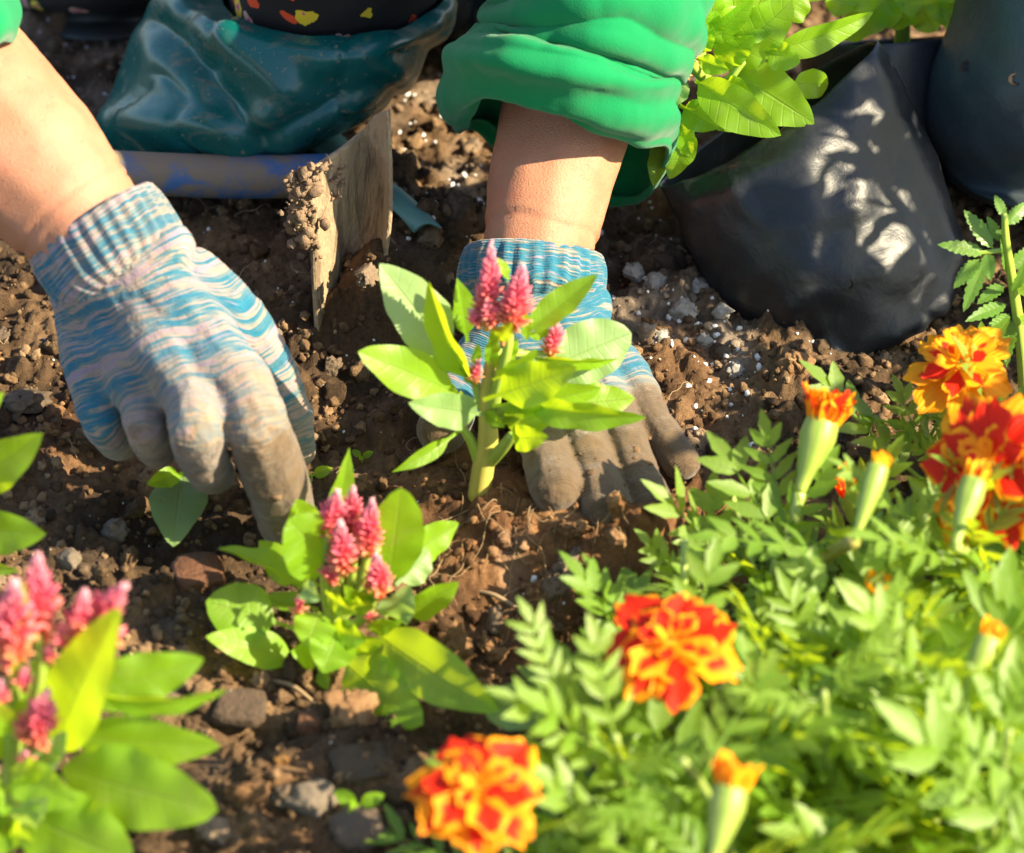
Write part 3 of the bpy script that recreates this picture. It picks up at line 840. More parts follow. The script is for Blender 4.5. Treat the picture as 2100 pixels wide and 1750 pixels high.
C.spike(1190, 715, 1226, 545, 88, .008, 70)
C.spike(785, 860, 800, 758, 50, -.004, 26)
C.spike(800, 560, 765, 490, 66, -.004, 28)
C.spike(880, 560, 850, 430, 90, -.006, 50)
C.spike(930, 650, 935, 600, 50, -.004, 16)
# root ball: clumped reddish potting soil round the stem
rb = random.Random(9)
pb = G(1010, 1085, .0)
v, f = rock(4, 77, .28, .55, 2.2)
v = v / np.abs(v).max(0) * np.array([.030, .026, .016]); v += .0035 * fbm(v * 260, 3, 7)[:, None] * (v / (np.linalg.norm(v, axis=1, keepdims=True) + 1e-9))
rbm = mesh_np('root_ball', v + np.array([pb.x + .005, pb.y + .002, .008]), f, True, None, {'tone': np.full(len(v), .5), 'red': np.full(len(v), 1.0), 'pale': np.zeros(len(v))})
link('root_ball', rbm, M_SOIL, C.o)

# --- the front middle celosia; crop scale .4
yF = G(880, 1330).y
Fp = Plant('celosia_plant', 'pink plumed plant with five plumes standing in front of the planted one', 'flowering plant', yF, .4, 336, 924, (850, 1080), 'pink plumed plants')
Fp.stem([(850, 1110), (855, 950), (870, 800), (890, 650), (900, 580)], [.0058, .005, .004, .003, .002])
Fp.stem([(860, 950), (930, 800), (965, 650), (975, 480)], [.0034, .003, .0024, .0018])
Fp.stem([(870, 900), (980, 760), (1020, 640), (1045, 510)], [.0034, .003, .0024, .0018])
Fp.stem([(860, 900), (830, 720), (825, 600), (838, 440)], [.003, .0026, .0024, .0018])
Fp.stem([(870, 960), (1030, 850, -.01), (1090, 720, -.012)], [.003, .0022, .0016])
Fp.leaf(840, 600, 950, -12, 120, .03, .05, roll=20, bend=.06, shape='lance')
Fp.leaf(745, 470, 678, 252, 150, .02, .02, roll=25, bend=-.06)
Fp.leaf(845, 610, 640, 350, 270, .0, -.004, roll=14, bend=.10, fold=.08, wav=.04, pet=.03, shape='round')
Fp.leaf(1120, 620, 1205, 215, 190, .02, .02, roll=25, bend=.0)
Fp.leaf(1150, 680, 1215, 193, 240, .008, .0, roll=12, bend=.04, fold=.06, wav=.04, pet=.03, shape='round')
Fp.leaf(1230, 570, 1512, 372, 150, .02, .05, roll=26, bend=-.06, fold=.12)
Fp.leaf(1190, 690, 1362, 515, 150, .014, .03, m=M_CELP, roll=20, bend=.02, fold=.1, shape='round')
Fp.leaf(1200, 850, 1510, 673, 140, .0, .0, roll=30, bend=.06, fold=.2)
Fp.leaf(1130, 850, 1262, 690, 150, -.01, -.02, roll=22, bend=.20, fold=.24, wav=.2, m=M_CELP)
Fp.leaf(1060, 910, 1720, 1340, 240, -.010, -.085, roll=10, bend=.09, fold=.12, wav=.06, pet=.14)
Fp.leaf(1600, 1255, 1960, 1400, 160, -.07, -.085, m=M_CELP, roll=4, bend=.05, fold=.06)
Fp.leaf(930, 1080, 1330, 1405, 250, -.014, -.066, roll=6, bend=.16, fold=.1, wav=.1, pet=.08, shape='round')
Fp.leaf(960, 1090, 1372, 1240, 230, -.006, -.03, roll=10, bend=.12, fold=.08, pet=.06, shape='round')
Fp.leaf(820, 770, 278, 505, 110, .004, .01, roll=48, bend=.20, fold=.3, wav=.2, pet=.12)
Fp.leaf(700, 710, 488, 462, 140, .02, .03, roll=14, bend=.05, fold=.2)
Fp.leaf(790, 700, 640, 530, 150, .014, .02, roll=14, bend=.05)
Fp.leaf(690, 920, 216, 775, 240, -.006, -.004, roll=14, bend=.06, fold=.06, wav=.06, pet=.28, shape='round')
Fp.leaf(670, 1070, 215, 955, 160, -.012, -.02, roll=20, bend=.10, fold=.12, wav=.06, pet=.06)
Fp.leaf(800, 830, 735, 1012, 170, -.018, -.03, roll=4, bend=.16, fold=.1, pet=.05)
Fp.leaf(900, 930, 815, 1142, 190, -.022, -.04, roll=2, bend=.14, fold=.1, wav=.16, pet=.05)
Fp.leaf(800, 1060, 652, 1030, 120, -.018, -.03, roll=10, bend=.12)
Fp.leaf(850, 910, 1040, 970, 130, -.018, -.032, roll=14, bend=.12, wav=.2)
Fp.leaf(900, 980, 1130, 975, 110, -.016, -.03, roll=34, bend=.1)
Fp.leaf(1010, 820, 925, 690, 70, -.008, -.014, roll=12, bend=.12)
Fp.leaf(1040, 900, 1222, 872, 80, -.014, -.02, roll=36, bend=.12, wav=.15)
Fp.leaf(880, 830, 965, 725, 64, -.01, -.016, roll=30, bend=.12)
Fp.leaf(980, 780, 1070, 700, 66, -.008, -.014, roll=24, bend=.12)
Fp.leaf(720, 680, 800, 770, 90, -.012, -.024, roll=20, bend=.3, wav=.2, m=M_CELP)
Fp.leaf(830, 720, 990, 830, 90, -.014, -.026, roll=42, bend=.2, wav=.2)
Fp.leaf(800, 1120, 842, 1228, 60, -.02, -.03, roll=10, bend=.1)
Fp.leaf(790, 820, 500, 760, 90, .0, .004, roll=30, bend=.12)
Fp.leaf(900, 1060, 1080, 1090, 120, -.004, -.01, roll=30, bend=.12)
Fp.leaf(930, 760, 1080, 800, 90, -.01, -.02, roll=36, bend=.18, wav=.2)
Fp.spike(835, 440, 892, 200, 125, .004, 120)
Fp.spike(960, 410, 970, 188, 112, .010, 110)
Fp.spike(920, 610, 905, 358, 125, -.006, 130)
Fp.spike(1040, 530, 1070, 243, 125, .0, 130)
Fp.spike(1105, 735, 1088, 528, 125, -.010, 100)
Fp.spike(692, 830, 700, 742, 46, -.012, 18)
Fp.spike(855, 650, 870, 590, 90, -.006, 24)
Fp.spike(1050, 860, 1045, 815, 40, -.012, 12)

# --- left foreground celosia; crop scale .376
yL = G(95, 1720).y
Lp = Plant('celosia_plant', 'broad leaved pink plumed plant at the lower left edge, nearest the camera', 'flowering plant', yL, .376, 0, 1092, (70, 1760), 'pink plumed plants')
Lp.stem([(70, 1780), (75, 1500), (80, 1200), (75, 900), (70, 650)], [.007, .006, .005, .0036, .0026])
Lp.stem([(80, 1400), (170, 1000), (220, 760), (205, 560)], [.004, .003, .0026, .002])
Lp.stem([(80, 1450), (220, 1100), (380, 700), (430, 540)], [.004, .003, .0024, .0018])
Lp.stem([(90, 1500), (150, 1250, -.01), (170, 1120, -.012)], [.003, .0024, .0018])
Lp.leaf(300, 1180, 658, 410, 280, -.01, -.02, roll=-24, bend=.05, fold=.12, wav=.04, pet=.02)
Lp.leaf(430, 900, 1112, 690, 225, .0, .01, roll=10, bend=.05, fold=.12, wav=.1, pet=.05)
Lp.leaf(480, 870, 1237, 855, 130, -.01, -.01, roll=50, bend=.20, fold=.25, pet=.1)
Lp.leaf(380, 1110, 1203, 1165, 215, -.01, -.02, roll=14, bend=.06, fold=.12, wav=.06, pet=.05)
Lp.leaf(340, 1290, 1188, 1515, 315, -.02, -.05, roll=4, bend=.10, fold=.10, wav=.08, pet=.03, shape='round')
Lp.leaf(60, 1290, 420, 1485, 190, -.03, -.05, roll=8, bend=.12, fold=.14, pet=.05)
Lp.leaf(100, 1520, 730, 1800, 360, -.03, -.06, roll=4, bend=.12, fold=.1, pet=.08, shape='round')
Lp.leaf(60, 1600, 185, 1700, 110, -.04, -.06, roll=8, bend=.2)
Lp.leaf(110, 1450, 535, 1540, 190, -.02, -.04, roll=14, bend=.12, m=M_CELP, wav=.14)
Lp.leaf(150, 1180, 430, 1000, 120, .0, .0, roll=30, bend=.1)
Lp.leaf(130, 1300, 360, 1080, 130, -.01, -.02, roll=30, bend=.16, wav=.2, m=M_CELP)
Lp.leaf(90, 1200, 230, 640, 170, .01, .02, roll=20, bend=.05)
Lp.leaf(60, 900, 130, 250, 90, -.006, -.01, roll=45, bend=.05, shape='lance')
Lp.leaf(60, 1250, -320, 1000, 260, .0, .0, roll=10, bend=.08)
Lp.leaf(60, 1400, -300, 1450, 300, -.02, -.04, roll=8, bend=.1)
Lp.leaf(60, 1500, -200, 1750, 300, -.03, -.06, roll=8, bend=.1)
Lp.leaf(70, 1100, -60, 920, 120, -.01, -.02, roll=14, bend=.1)
Lp.leaf(90, 1380, 330, 1330, 120, -.02, -.03, roll=20, bend=.16, wav=.2)
Lp.leaf(80, 1420, 210, 1300, 100, -.03, -.04, roll=20, bend=.16, wav=.2)
Lp.leaf(90, 1560, 260, 1440, 120, -.03, -.05, roll=20, bend=.16, m=M_CELP)
Lp.leaf(70, 980, 260, 900, 100, -.004, -.01, roll=24, bend=.1)
Lp.spike(70, 660, 78, 245, 205, -.01, 190, 1.2)
Lp.spike(205, 560, 207, 108, 180, .004, 190, 1.2)
Lp.spike(420, 570, 462, 318, 130, .0, 110, 1.15)
Lp.spike(490, 540, 692, 278, 150, .0, 130, 1.15)
Lp.spike(175, 1130, 266, 860, 180, -.014, 130, 1.2)
Lp.spike(135, 1285, 142, 1205, 70, -.02, 20, 1.2)
Lp.spike(128, 840, 142, 745, 70, -.01, 24, 1.2)
Lp.spike(355, 610, 345, 510, 90, .0, 30, 1.2)
Lp.spike(40, 740, 44, 640, 70, -.01, 26, 1.2)
Lp.spike(0, 940, 4, 820, 70, -.01, 26, 1.2)
Lp.spike(590, 600, 640, 480, 90, .004, 40, 1.15)
Lp.spike(262, 690, 262, 630, 40, .0, 14, 1.2)

# --- plant beyond the left edge: three leaves reach in; crop scale .352
yE = G(-140, 1290).y
Ep = Plant('celosia_plant', 'plant mostly cut off by the left edge, three green leaves reaching in', 'flowering plant', yE, .352, 0, 560, (-400, 2070), 'pink plumed plants')
Ep.stem([(-400, 2070), (-380, 1600), (-360, 1200), (-350, 800)], [.006, .005, .004, .003])
Ep.leaf(-330, 1330, 250, 935, 230, 0, -.01, roll=12, bend=.06, fold=.15)
Ep.leaf(-330, 1480, 268, 1520, 220, -.01, -.03, roll=10, bend=.08, fold=.15, wav=.14)
Ep.leaf(-330, 1650, 112, 1735, 90, -.02, -.04, roll=20, bend=.14)
Ep.leaf(-360, 1100, 22, 690, 110, 0, .01, roll=30, bend=.1)
Ep.leaf(-360, 1300, -700, 1000, 240, 0, .01, roll=12, bend=.1)
Ep.leaf(-360, 1500, -750, 1500, 240, 0, -.02, roll=12, bend=.1)
Ep.spike(-350, 800, -340, 350, 180, 0, 150)

# --- seedling under the left glove and stray weeds
ySd = G(415, 1030).y
Sd = Plant('seedling', 'drooping grey green two leaf seedling under the left glove fingers', 'seedling', ySd, .352, 0, 560, (1110, 1270), None)
Sd.stem([(1110, 1290), (1090, 1200), (1065, 1165)], [.0018, .0016, .0014])
Sd.leaf(1068, 1165, 1010, 1595, 270, -.004, -.055, m=M_CELP, roll=4, bend=.10, fold=.08, wav=.03, pet=.06)
Sd.leaf(1065, 1170, 858, 1232, 100, -.006, -.02, roll=6, bend=.1)
def weed(px, py, lab, leaves, sz):
    p = GH(px, py); o = thing('weed', lab, 'weed', p, 'small weeds in the soil')
    stem(o, [p, p + Vector((0, 0, sz * .5))], [.0006, .0005], ns=6, nsub=4)
    top = p + Vector((0, 0, sz * .5))
    for a in leaves:
        d = Vector((math.cos(math.radians(a)), math.sin(math.radians(a)) * .8, .35)) * sz
        leaf(o, top, top + d, sz * .62, roll=0, bend=.2, fold=.22, shape='ovate', nu=10, nv=5, petr=.0004)
weed(742, 948, 'tiny round leaved weed between the gloves', (20, 140, 260), .006)
weed(640, 992, 'tiny weed sprout right of the left index finger', (10, 190), .010)
weed(735, 1672, 'small shiny green weed leaf by the foreground marigold', (15, 150, 250), .012)
weed(1385, 1265, 'tiny bright seedling at the edge of the marigolds', (60, 200), .007)
weed(165, 838, 'thin grass shoot left of the striped glove', (40, 65), .010)

# ------------------------------------------------------------------ marigolds
def leaflet_tris(b, t, wid, nrm, n=7, serr=.12, droop=.1, seed=0):
    b, t, nrm = np.array(b), np.array(t), np.array(nrm); L = np.linalg.norm(t - b); ax = (t - b) / L
    nrm = nrm - ax * (nrm @ ax); nrm /= np.linalg.norm(nrm); sd = np.cross(ax, nrm)
    u = np.linspace(0, 1, n); w = np.sin(np.pi * u ** .8) ** .9 * wid / 2 * (1 + serr * np.where(np.arange(n) % 2, 1, -1)); w[0] = wid * .05; w[-1] = wid * .02
    mid = b + ax * (u * L)[:, None] + nrm * (-droop * L * u ** 2)[:, None]
    V = np.concatenate([mid - sd * w[:, None] + nrm * (w * .30)[:, None], mid, mid + sd * w[:, None] + nrm * (w * .30)[:, None]]).reshape(3, n, 3).transpose(1, 0, 2).reshape(-1, 3)
    uv = np.stack([np.repeat(u, 3), np.tile([-1, 0, 1], n)], -1)
    return V, grid_faces(n, 3), uv
def compound_leaf(seed, pairs, L=1.0, wid=.115, serr=.14, llen=.36):
    r = random.Random(seed); parts = []
    curve = r.uniform(-.25, .05)
    def rp(t): return np.array([t * L, .04 * math.sin(3 * t) * L, curve * t * t * L * .6])
    parts.append(tube([rp(t) for t in (0, .35, .7, .95)], [.017, .013, .010, .006], 5, 7))
    for k in range(pairs):
        t = .26 + .62 * k / max(1, pairs - 1); b = rp(t)
        l = llen * (1 - .30 * abs(t - .55)) * r.uniform(.85, 1.1)
        for s in (-1, 1):
            a = math.radians(r.uniform(42, 62) - 12 * t)
            d = np.array([math.cos(a), s * math.sin(a), r.uniform(-.1, .28)]) * l
            parts.append(leaflet_tris(b, b + d, wid * r.uniform(.8, 1.15), (r.uniform(-.3, .3), r.uniform(-.3, .3), 1), serr=serr, droop=r.uniform(.0, .22), seed=seed))
    b = rp(.95); parts.append(leaflet_tris(b, b + np.array([llen * .9, 0, curve * .3]), wid * 1.1, (0, 0, 1), serr=serr))
    me = mesh_parts('marigold_leaf', parts); me.materials.append(M_MARI)
    return me
LEAFS = [compound_leaf(100 + k, [5, 5, 4, 6, 4, 5, 6, 4][k], wid=[.105, .090, .12, .082, .125, .10, .088, .115][k], llen=[.30, .34, .30, .32, .36, .31, .28, .36][k], serr=.10) for k in range(8)]

def orient(x, up):
    x = x.normalized(); y = up.cross(x)
    if y.length < 1e-4: y = Vector((1, 0, 0)).cross(x)
    y.normalize(); z = x.cross(y)
    return Matrix((x, y, z)).transposed()
def put(me, name, parent, pos, x, up, scale):
    o = bpy.data.objects.new(name, me); COL.objects.link(o); o.parent = parent
    o.matrix_local = Matrix.Translation(Vector(pos) - Vector(parent.get('_w', (0, 0, 0)))) @ orient(Vector(x), Vector(up)).to_4x4() @ Matrix.Scale(scale, 4)
    return o

def petal_mesh(seed, wid=.78, curl=.25, ruff=.10):
    r = np.random.RandomState(seed); nu, nv = 9, 9
    u = np.linspace(0, 1, nu); v = np.linspace(-1, 1, nv)
    w = (u ** .55) * (1 - .55 * np.clip((u - .72) / .28, 0, 1) ** 2.2) * wid / 2 + .03
    ph = r.uniform(0, 6, 3)
    edge = 1 + .06 * np.sin(v * 6 + ph[0]) - .14 * np.abs(v) ** 3
    x = u[:, None] * (1 + (edge[None, :] - 1) * u[:, None] ** 2)
    y = v[None, :] * w[:, None]
    z = curl * (u[:, None] ** 1.5) * .5 - curl * .9 * (u[:, None] ** 3) + ruff * u[:, None] ** 2 * np.sin(v[None, :] * 5 + ph[1]) + .18 * (v[None, :] ** 2) * w[:, None]
    V = np.stack([x, y + 0 * x, z], -1).reshape(-1, 3)
    uv = np.stack(np.meshgrid(u, v, indexing='ij'), -1).reshape(-1, 2)
    return mesh_np('marigold_petal', V, grid_faces(nu, nv), True, uv)
PET = {}
for nm, m in (('Y', M_PET_Y), ('M', M_PET_M), ('R', M_PET_R)):
    PET[nm] = []
    for k in range(4):
        me = petal_mesh(k * 7 + 3, [.80, .90, .70, .84][k], [.06, .16, -.04, .22][k], [.03, .05, .03, .06][k]); me.materials.append(m); PET[nm].append(me)
M_DISC = simple('marigold_disc', (.75, .28, .01), (.85, .50, .02), .7, 200)

def flower(plant, c, axis, rad, col, seed, cal=.03):
    """a double marigold: long green cup with ribs, and ruffled petals in four rings (each petal an object)"""
    r = random.Random(seed); c = Vector(c); axis = Vector(axis).normalized()
    a = axis.orthogonal().normalized(); b = axis.cross(a)
    prof = [(-cal, .0022), (-cal * .8, .0034), (-cal * .45, .0062), (-cal * .1, .0074), (0.0, .0070)]
    V, F, U = tube([c + axis * p for p, _ in prof], [q_ for _, q_ in prof], 12, 14)
    f = link('flower', mesh_np('flower', V, fix_quads(F), True, U), M_CALYX, plant)
    d = Vector(plant['_w'])
    rings = [(7, 1.0, -9, .0), (7, .74, 4, .0026), (5, .48, 20, .0046), (4, .27, 48, .0060)]
    for n, l, el, h in rings:
        o0 = r.uniform(0, 6.28)
        for k in range(n):
            ph = o0 + k / n * 2 * math.pi + r.uniform(-.2, .2); e = math.radians(el + r.uniform(-10, 10))
            out = a * math.cos(ph) + b * math.sin(ph)
            x = out * math.cos(e) + axis * math.sin(e); up = axis * math.cos(e) - out * math.sin(e)
            up = Matrix.Rotation(r.uniform(-.14, .14), 3, x) @ up
            cc = col
            if col == 'M': cc = r.choice('MMR')
            elif col == 'R': cc = r.choice('MRRRR') if l > .5 else (r.choice('MMR') if l > .4 else r.choice('YM'))
            elif col == 'Y': cc = r.choice('YYYM')
            me = PET[cc][r.randrange(4)]
            p = bpy.data.objects.new('petal', me); COL.objects.link(p); p.parent = f
            p.matrix_local = Matrix.Translation(c + axis * h + out * .0015) @ orient(x, up).to_4x4() @ Matrix.Scale(rad * l * r.uniform(.88, 1.1), 4)
    return f
def bud(plant, base, tip, rad, col, opening=.0, seed=0, npet=7):
    """closed or half open bud: ribbed green cup on its peduncle end, petal tips showing"""
    r = random.Random(seed); base, tip = Vector(base), Vector(tip); L = (tip - base).length; ax = (tip - base).normalized()
    prof = [(0, .34), (.2, .42), (.45, .72), (.75, 1.0), (1.0, .88)]
    V, F, U = tube([base + ax * L * p for p, _ in prof], [rad * .88 * q_ for _, q_ in prof], 12, 14)
    f = link('bud', mesh_np('bud', V, fix_quads(F), True, U), M_CALYX, plant)
    a = ax.orthogonal().normalized(); b = ax.cross(a)
    for k in range(npet):
        ph = k / npet * 6.283 + r.uniform(-.2, .2); out = a * math.cos(ph) + b * math.sin(ph)
        e = math.radians(84 - opening * 55 * r.uniform(.3, 1.2)); x = out * math.cos(e) + ax * math.sin(e); up = ax * math.cos(e) - out * math.sin(e)
        p = bpy.data.objects.new('petal', PET[col][r.randrange(4)]); COL.objects.link(p); p.parent = f
        p.matrix_local = Matrix.Translation(tip - ax * rad * .9 + out * rad * (.30 + .25 * opening)) @ orient(x, up).to_4x4() @ Matrix.Scale(rad * (2.0 + 1.6 * opening) * r.uniform(.85, 1.1), 4) 
    return f

MR = random.Random(21)
def bez(a, b, c, t): return a * (1 - t) ** 2 + b * 2 * t * (1 - t) + c * t * t
class Marigold:
    def __init__(s, label, px, py):
        s.p = GH(px, py); s.p.z -= .003
        s.o = thing('marigold_plant', label, 'flowering plant', s.p, 'marigold plants')
        s.n = 0
    def stalk(s, top, r0=.0022, r1=.0014, lean=None, leaves=4, lsz=.055, lo=.25, hi=.92, m=None, mid=None):
        top = Vector(top); a = s.p + Vector((MR.uniform(-.006, .006), MR.uniform(-.006, .006), 0))
        c = mid or (a * .45 + top * .55 + Vector((0, 0, (top.z - a.z) * .12)) + Vector((MR.uniform(-.01, .01), MR.uniform(-.01, .01), 0)))
        pts = [bez(a, c, top, t) for t in (0, .2, .4, .6, .8, 1)]
        stem(s.o, pts, [r0, r0 * .9, r0 * .8, r1, r1, r1], m or (M_MSTEM if MR.random() < .75 else M_MSTEMR), 8, 14)
        az = MR.uniform(0, 6.28)
        for k in range(leaves):
            t = lo + (hi - lo) * (k + .5) / leaves; p = bez(a, c, top, t); az += 1.57 + MR.uniform(-.3, .3)
            for q_ in (0, math.pi):
                s.put_leaf(p, az + q_ + MR.uniform(-.4, .4), MR.uniform(-.05, 1.05), lsz * MR.uniform(.65, 1.2))
        return pts[-1], (pts[-1] - pts[-2]).normalized()
    def put_leaf(s, p, az, el, sz):
        d = Vector((math.cos(az) * math.cos(el), math.sin(az) * math.cos(el), math.sin(el)))
        up = Vector((MR.uniform(-.25, .35), MR.uniform(-.45, .15), 1))
        put(LEAFS[MR.randrange(8)], 'leaf', s.o, p, d, up, sz); s.n += 1
    def bush(s, n, h, spread, leaves=2, lsz=.064):
        for k in range(n):
            a = k / n * 6.283 + MR.uniform(-.4, .4); rr = spread * MR.uniform(.35, 1.0)
            top = s.p + Vector((math.cos(a) * rr, math.sin(a) * rr, h * MR.uniform(.45, 1.25)))
            s.stalk(top, leaves=leaves, lsz=lsz)
            e, _ = top, None
            for q_ in range(2):
                s.put_leaf(top, MR.uniform(0, 6.28), MR.uniform(.3, 1.2), lsz * MR.uniform(.5, .95))

m1 = Marigold('marigold with a wide orange flower just under the black bag, upper right', 1960, 1060)
t, d = m1.stalk(W(1955, 830, -.055), leaves=3, lsz=.05)
flower(m1.o, W(1968, 752, -.055), (-.06, -.22, .97), .0265, 'Y', 4)
m1.bush(3, .035, .04)
m2 = Marigold('marigold with a big orange red flower facing left at the right edge', 2075, 1290)
t, d = m2.stalk(W(2070, 1030, -.160), leaves=3, lsz=.055)
flower(m2.o, W(2038, 955, -.165), (-.42, -.45, .79), .036, 'M', 5)
b0 = W(1958, 1120, -.215); m2.stalk(b0, leaves=2, r0=.0024, r1=.0026); bud(m2.o, b0, W(1998, 985, -.190), .0074, 'Y', .0, 3)
m2.bush(4, .045, .055)
m3 = Marigold('marigold with a half open orange flower on a tall pale stem by the soil', 1625, 1240)
b0 = W(1640, 1010, -.140); m3.stalk(b0, leaves=1, r0=.0024, r1=.0032, mid=W(1612, 1120, -.155)); bud(m3.o, b0, W(1688, 862, -.118), .0098, 'M', .24, 5, 16)
b0 = W(1752, 1110, -.200); m3.stalk(b0, leaves=2, r0=.0026, r1=.0034); bud(m3.o, b0, W(1802, 955, -.175), .0064, 'Y', .0, 7, 3)
m3.bush(2, .020, .05, 2)
m4 = Marigold('marigold with a red and orange flower in the middle of the bed edge', 1440, 1560)
t, d = m4.stalk(W(1375, 1400, -.290), leaves=2, lsz=.05)
flower(m4.o, W(1376, 1325, -.290), (-.02, -.26, .96), .0290, 'R', 6)
b0 = W(1470, 1420, -.27); m4.stalk(b0, leaves=1, r1=.002); bud(m4.o, b0, W(1570, 1375, -.272), .0080, 'Y', -.1, 9, 2)
b0 = W(1250, 1450, -.262); m4.stalk(b0, leaves=1, r0=.0028, r1=.0036); bud(m4.o, b0, W(1290, 1340, -.262), .006, 'Y', -.1, 9, 2)
m4.bush(3, .026, .04, 2)
m5 = Marigold('marigold with a blurred red flower nearest the bottom centre', 1080, 1890)
t, d = m5.stalk(W(985, 1700, -.385), leaves=2, lsz=.05)
flower(m5.o, W(980, 1622, -.385), (.04, -.24, .97), .0285, 'R', 12)
m5.bush(3, .016, .04, 2, .055)
m6 = Marigold('marigold with two yellow buds opening at the lower right', 1520, 1850)
b0 = W(1458, 1780, -.415); m6.stalk(b0, leaves=1, r0=.003, r1=.0036); bud(m6.o, b0, W(1500, 1615, -.392), .0088, 'Y', .22, 15, 6)
m6.bush(5, .050, .06, 2, .080)
m7 = Marigold('marigold with a slim orange tipped bud near the right edge', 1880, 1640)
b0 = W(1975, 1440, -.315); m7.stalk(b0, leaves=2, r0=.0024, r1=.0024); bud(m7.o, b0, W(2030, 1310, -.295), .0072, 'Y', .0, 18, 5)
b0 = W(1770, 1270, -.22); m7.stalk(b0, leaves=2); bud(m7.o, b0, W(1795, 1215, -.222), .0060, 'Y', .2, 19, 4)
m7.bush(5, .050, .06, 2, .080)
m8 = Marigold('leafy marigold without flowers filling the bottom right corner', 2040, 1830)
m8.bush(6, .060, .07, 2, .086)
m9 = Marigold('leafy low marigold in front of the red flower, no blooms of its own', 1330, 1770)
m9.bush(2, .016, .03, 2, .055)
m10 = Marigold('leafy marigold between the half open flower and the right edge', 1830, 1330)
m10.bush(3, .026, .05)
b0 = W(1745, 1060, -.10); m10.stalk(b0, leaves=1); bud(m10.o, b0, W(1748, 1015, -.10), .0075, 'M', .3, 25, 6)
m11 = Marigold('leafy marigold right of the bottom yellow buds', 1720, 1720)
m11.bush(5, .052, .06, 2, .082)
m12 = Marigold('small leafy marigold creeping out on the soil by the reddish mound', 1570, 1330)
m12.bush(2, .022, .035, 2, .048)

# leafy shrubs just beyond the right edge: they throw the dappled shade
SR = random.Random(8)
def shrub(x, y, h, spread, n, lab):
    o = thing('shrub', lab, 'shrub', (x, y, 0), 'shrubs beyond the right edge')
    ms = []
    for k in range(4):
        V, F, U = leaf_geo((0, 0, 0), (.052, 0, .004), [.022, .026, .019, .030][k], bend=.1, fold=.15, wav=.1, roll=0, nu=9, nv=5, seed=600 + k)
        me = mesh_np('shrub_leaf', V, F, True, U); me.materials.append(M_CEL); ms.append(me)
    for k in range(7):
        a = SR.uniform(0, 6.28); r_ = spread * SR.uniform(.3, 1)
        A_, B_ = Vector((x, y, 0)), Vector((x + math.cos(a) * r_, y + math.sin(a) * r_, h * SR.uniform(.7, 1)))
        c_ = A_ * .5 + B_ * .5 + Vector((0, 0, h * .12))
        stem(o, [A_, c_, B_], [.005, .004, .002], ns=6, nsub=10)
        for q_ in range(n // 7):
            t = .30 + .70 * (q_ + SR.random()) / (n // 7); p = bez(A_, c_, B_, t); az = SR.uniform(0, 6.28); el = SR.uniform(-.3, .9)
            put(ms[SR.randrange(4)], 'leaf', o, p, (math.cos(az) * math.cos(el), math.sin(az) * math.cos(el), math.sin(el)), (SR.uniform(-.4, .4), SR.uniform(-.4, .4), 1), SR.uniform(.4, .85))
shrub(.49, -.01, .47, .10, 238, 'leafy shrub beyond the right edge beside the standing bag')
shrub(.66, .10, .46, .13, 200, 'taller leafy shrub beyond the right edge')
shrub(.50, -.17, .36, .10, 150, 'low leafy shrub beyond the right edge beside the marigolds')

# tall pale stalks that stand clear of the leaves
for mm, top, n_ in [(m9, W(1175, 1440, -.300), 1), (m9, W(1262, 1510, -.345), 2), (m4, W(1405, 1110, -.190), 1), (m12, W(1500, 1015, -.115), 0), (m12, W(1590, 1150, -.16), 1), (m7, W(1830, 1330, -.28), 2), (m6, W(1400, 1560, -.38), 1), (m11, W(1690, 1420, -.33), 2), (m8, W(2070, 1500, -.36), 2), (m10, W(1900, 1060, -.18), 2)]:
    mm.stalk(top, r0=.0022, r1=.0017, leaves=n_, lsz=.048, lo=.55, hi=1.0, m=M_MSTEM)

# serrated plant at the right edge
yP = G(2090, 840).y
Pp = Plant('balsam_plant', 'light green plant with toothed leaves at the right edge by the black bag', 'plant', yP, .4, 1344, 0, (1900, 2120), None)
def sleaf(bx, by, tx, ty, w, bd=0, td=0, roll=0, bend=.08):
    LS[0] += 1
    b, t = Pp.w(bx, by, bd), Pp.w(tx, ty, td)
    V, F, U = leaf_geo(b, t, w * .4 * S, bend=bend, fold=.15, wav=.04, roll=roll, pet=.05, nu=23, nv=7, seed=LS[0], petr=.0006)
    V = V.reshape(23, 7, 3); mid = V[:, 3:4, :]
    V = mid + (V - mid) * np.where(np.arange(23) % 3 == 0, .80, np.where(np.arange(23) % 3 == 1, 1.0, 1.08))[:, None, None]
    link('leaf', mesh_np('leaf', V.reshape(-1, 3), F, True, U), M_SERR, Pp.o)
Pp.stem([(1900, 2120), (1880, 1800), (1840, 1500), (1800, 1250), (1790, 1100)], [.0034, .003, .0026, .002, .0014])
Pp.stem([(1800, 1280), (1730, 1290), (1640, 1300)], [.0014, .0012, .0009])
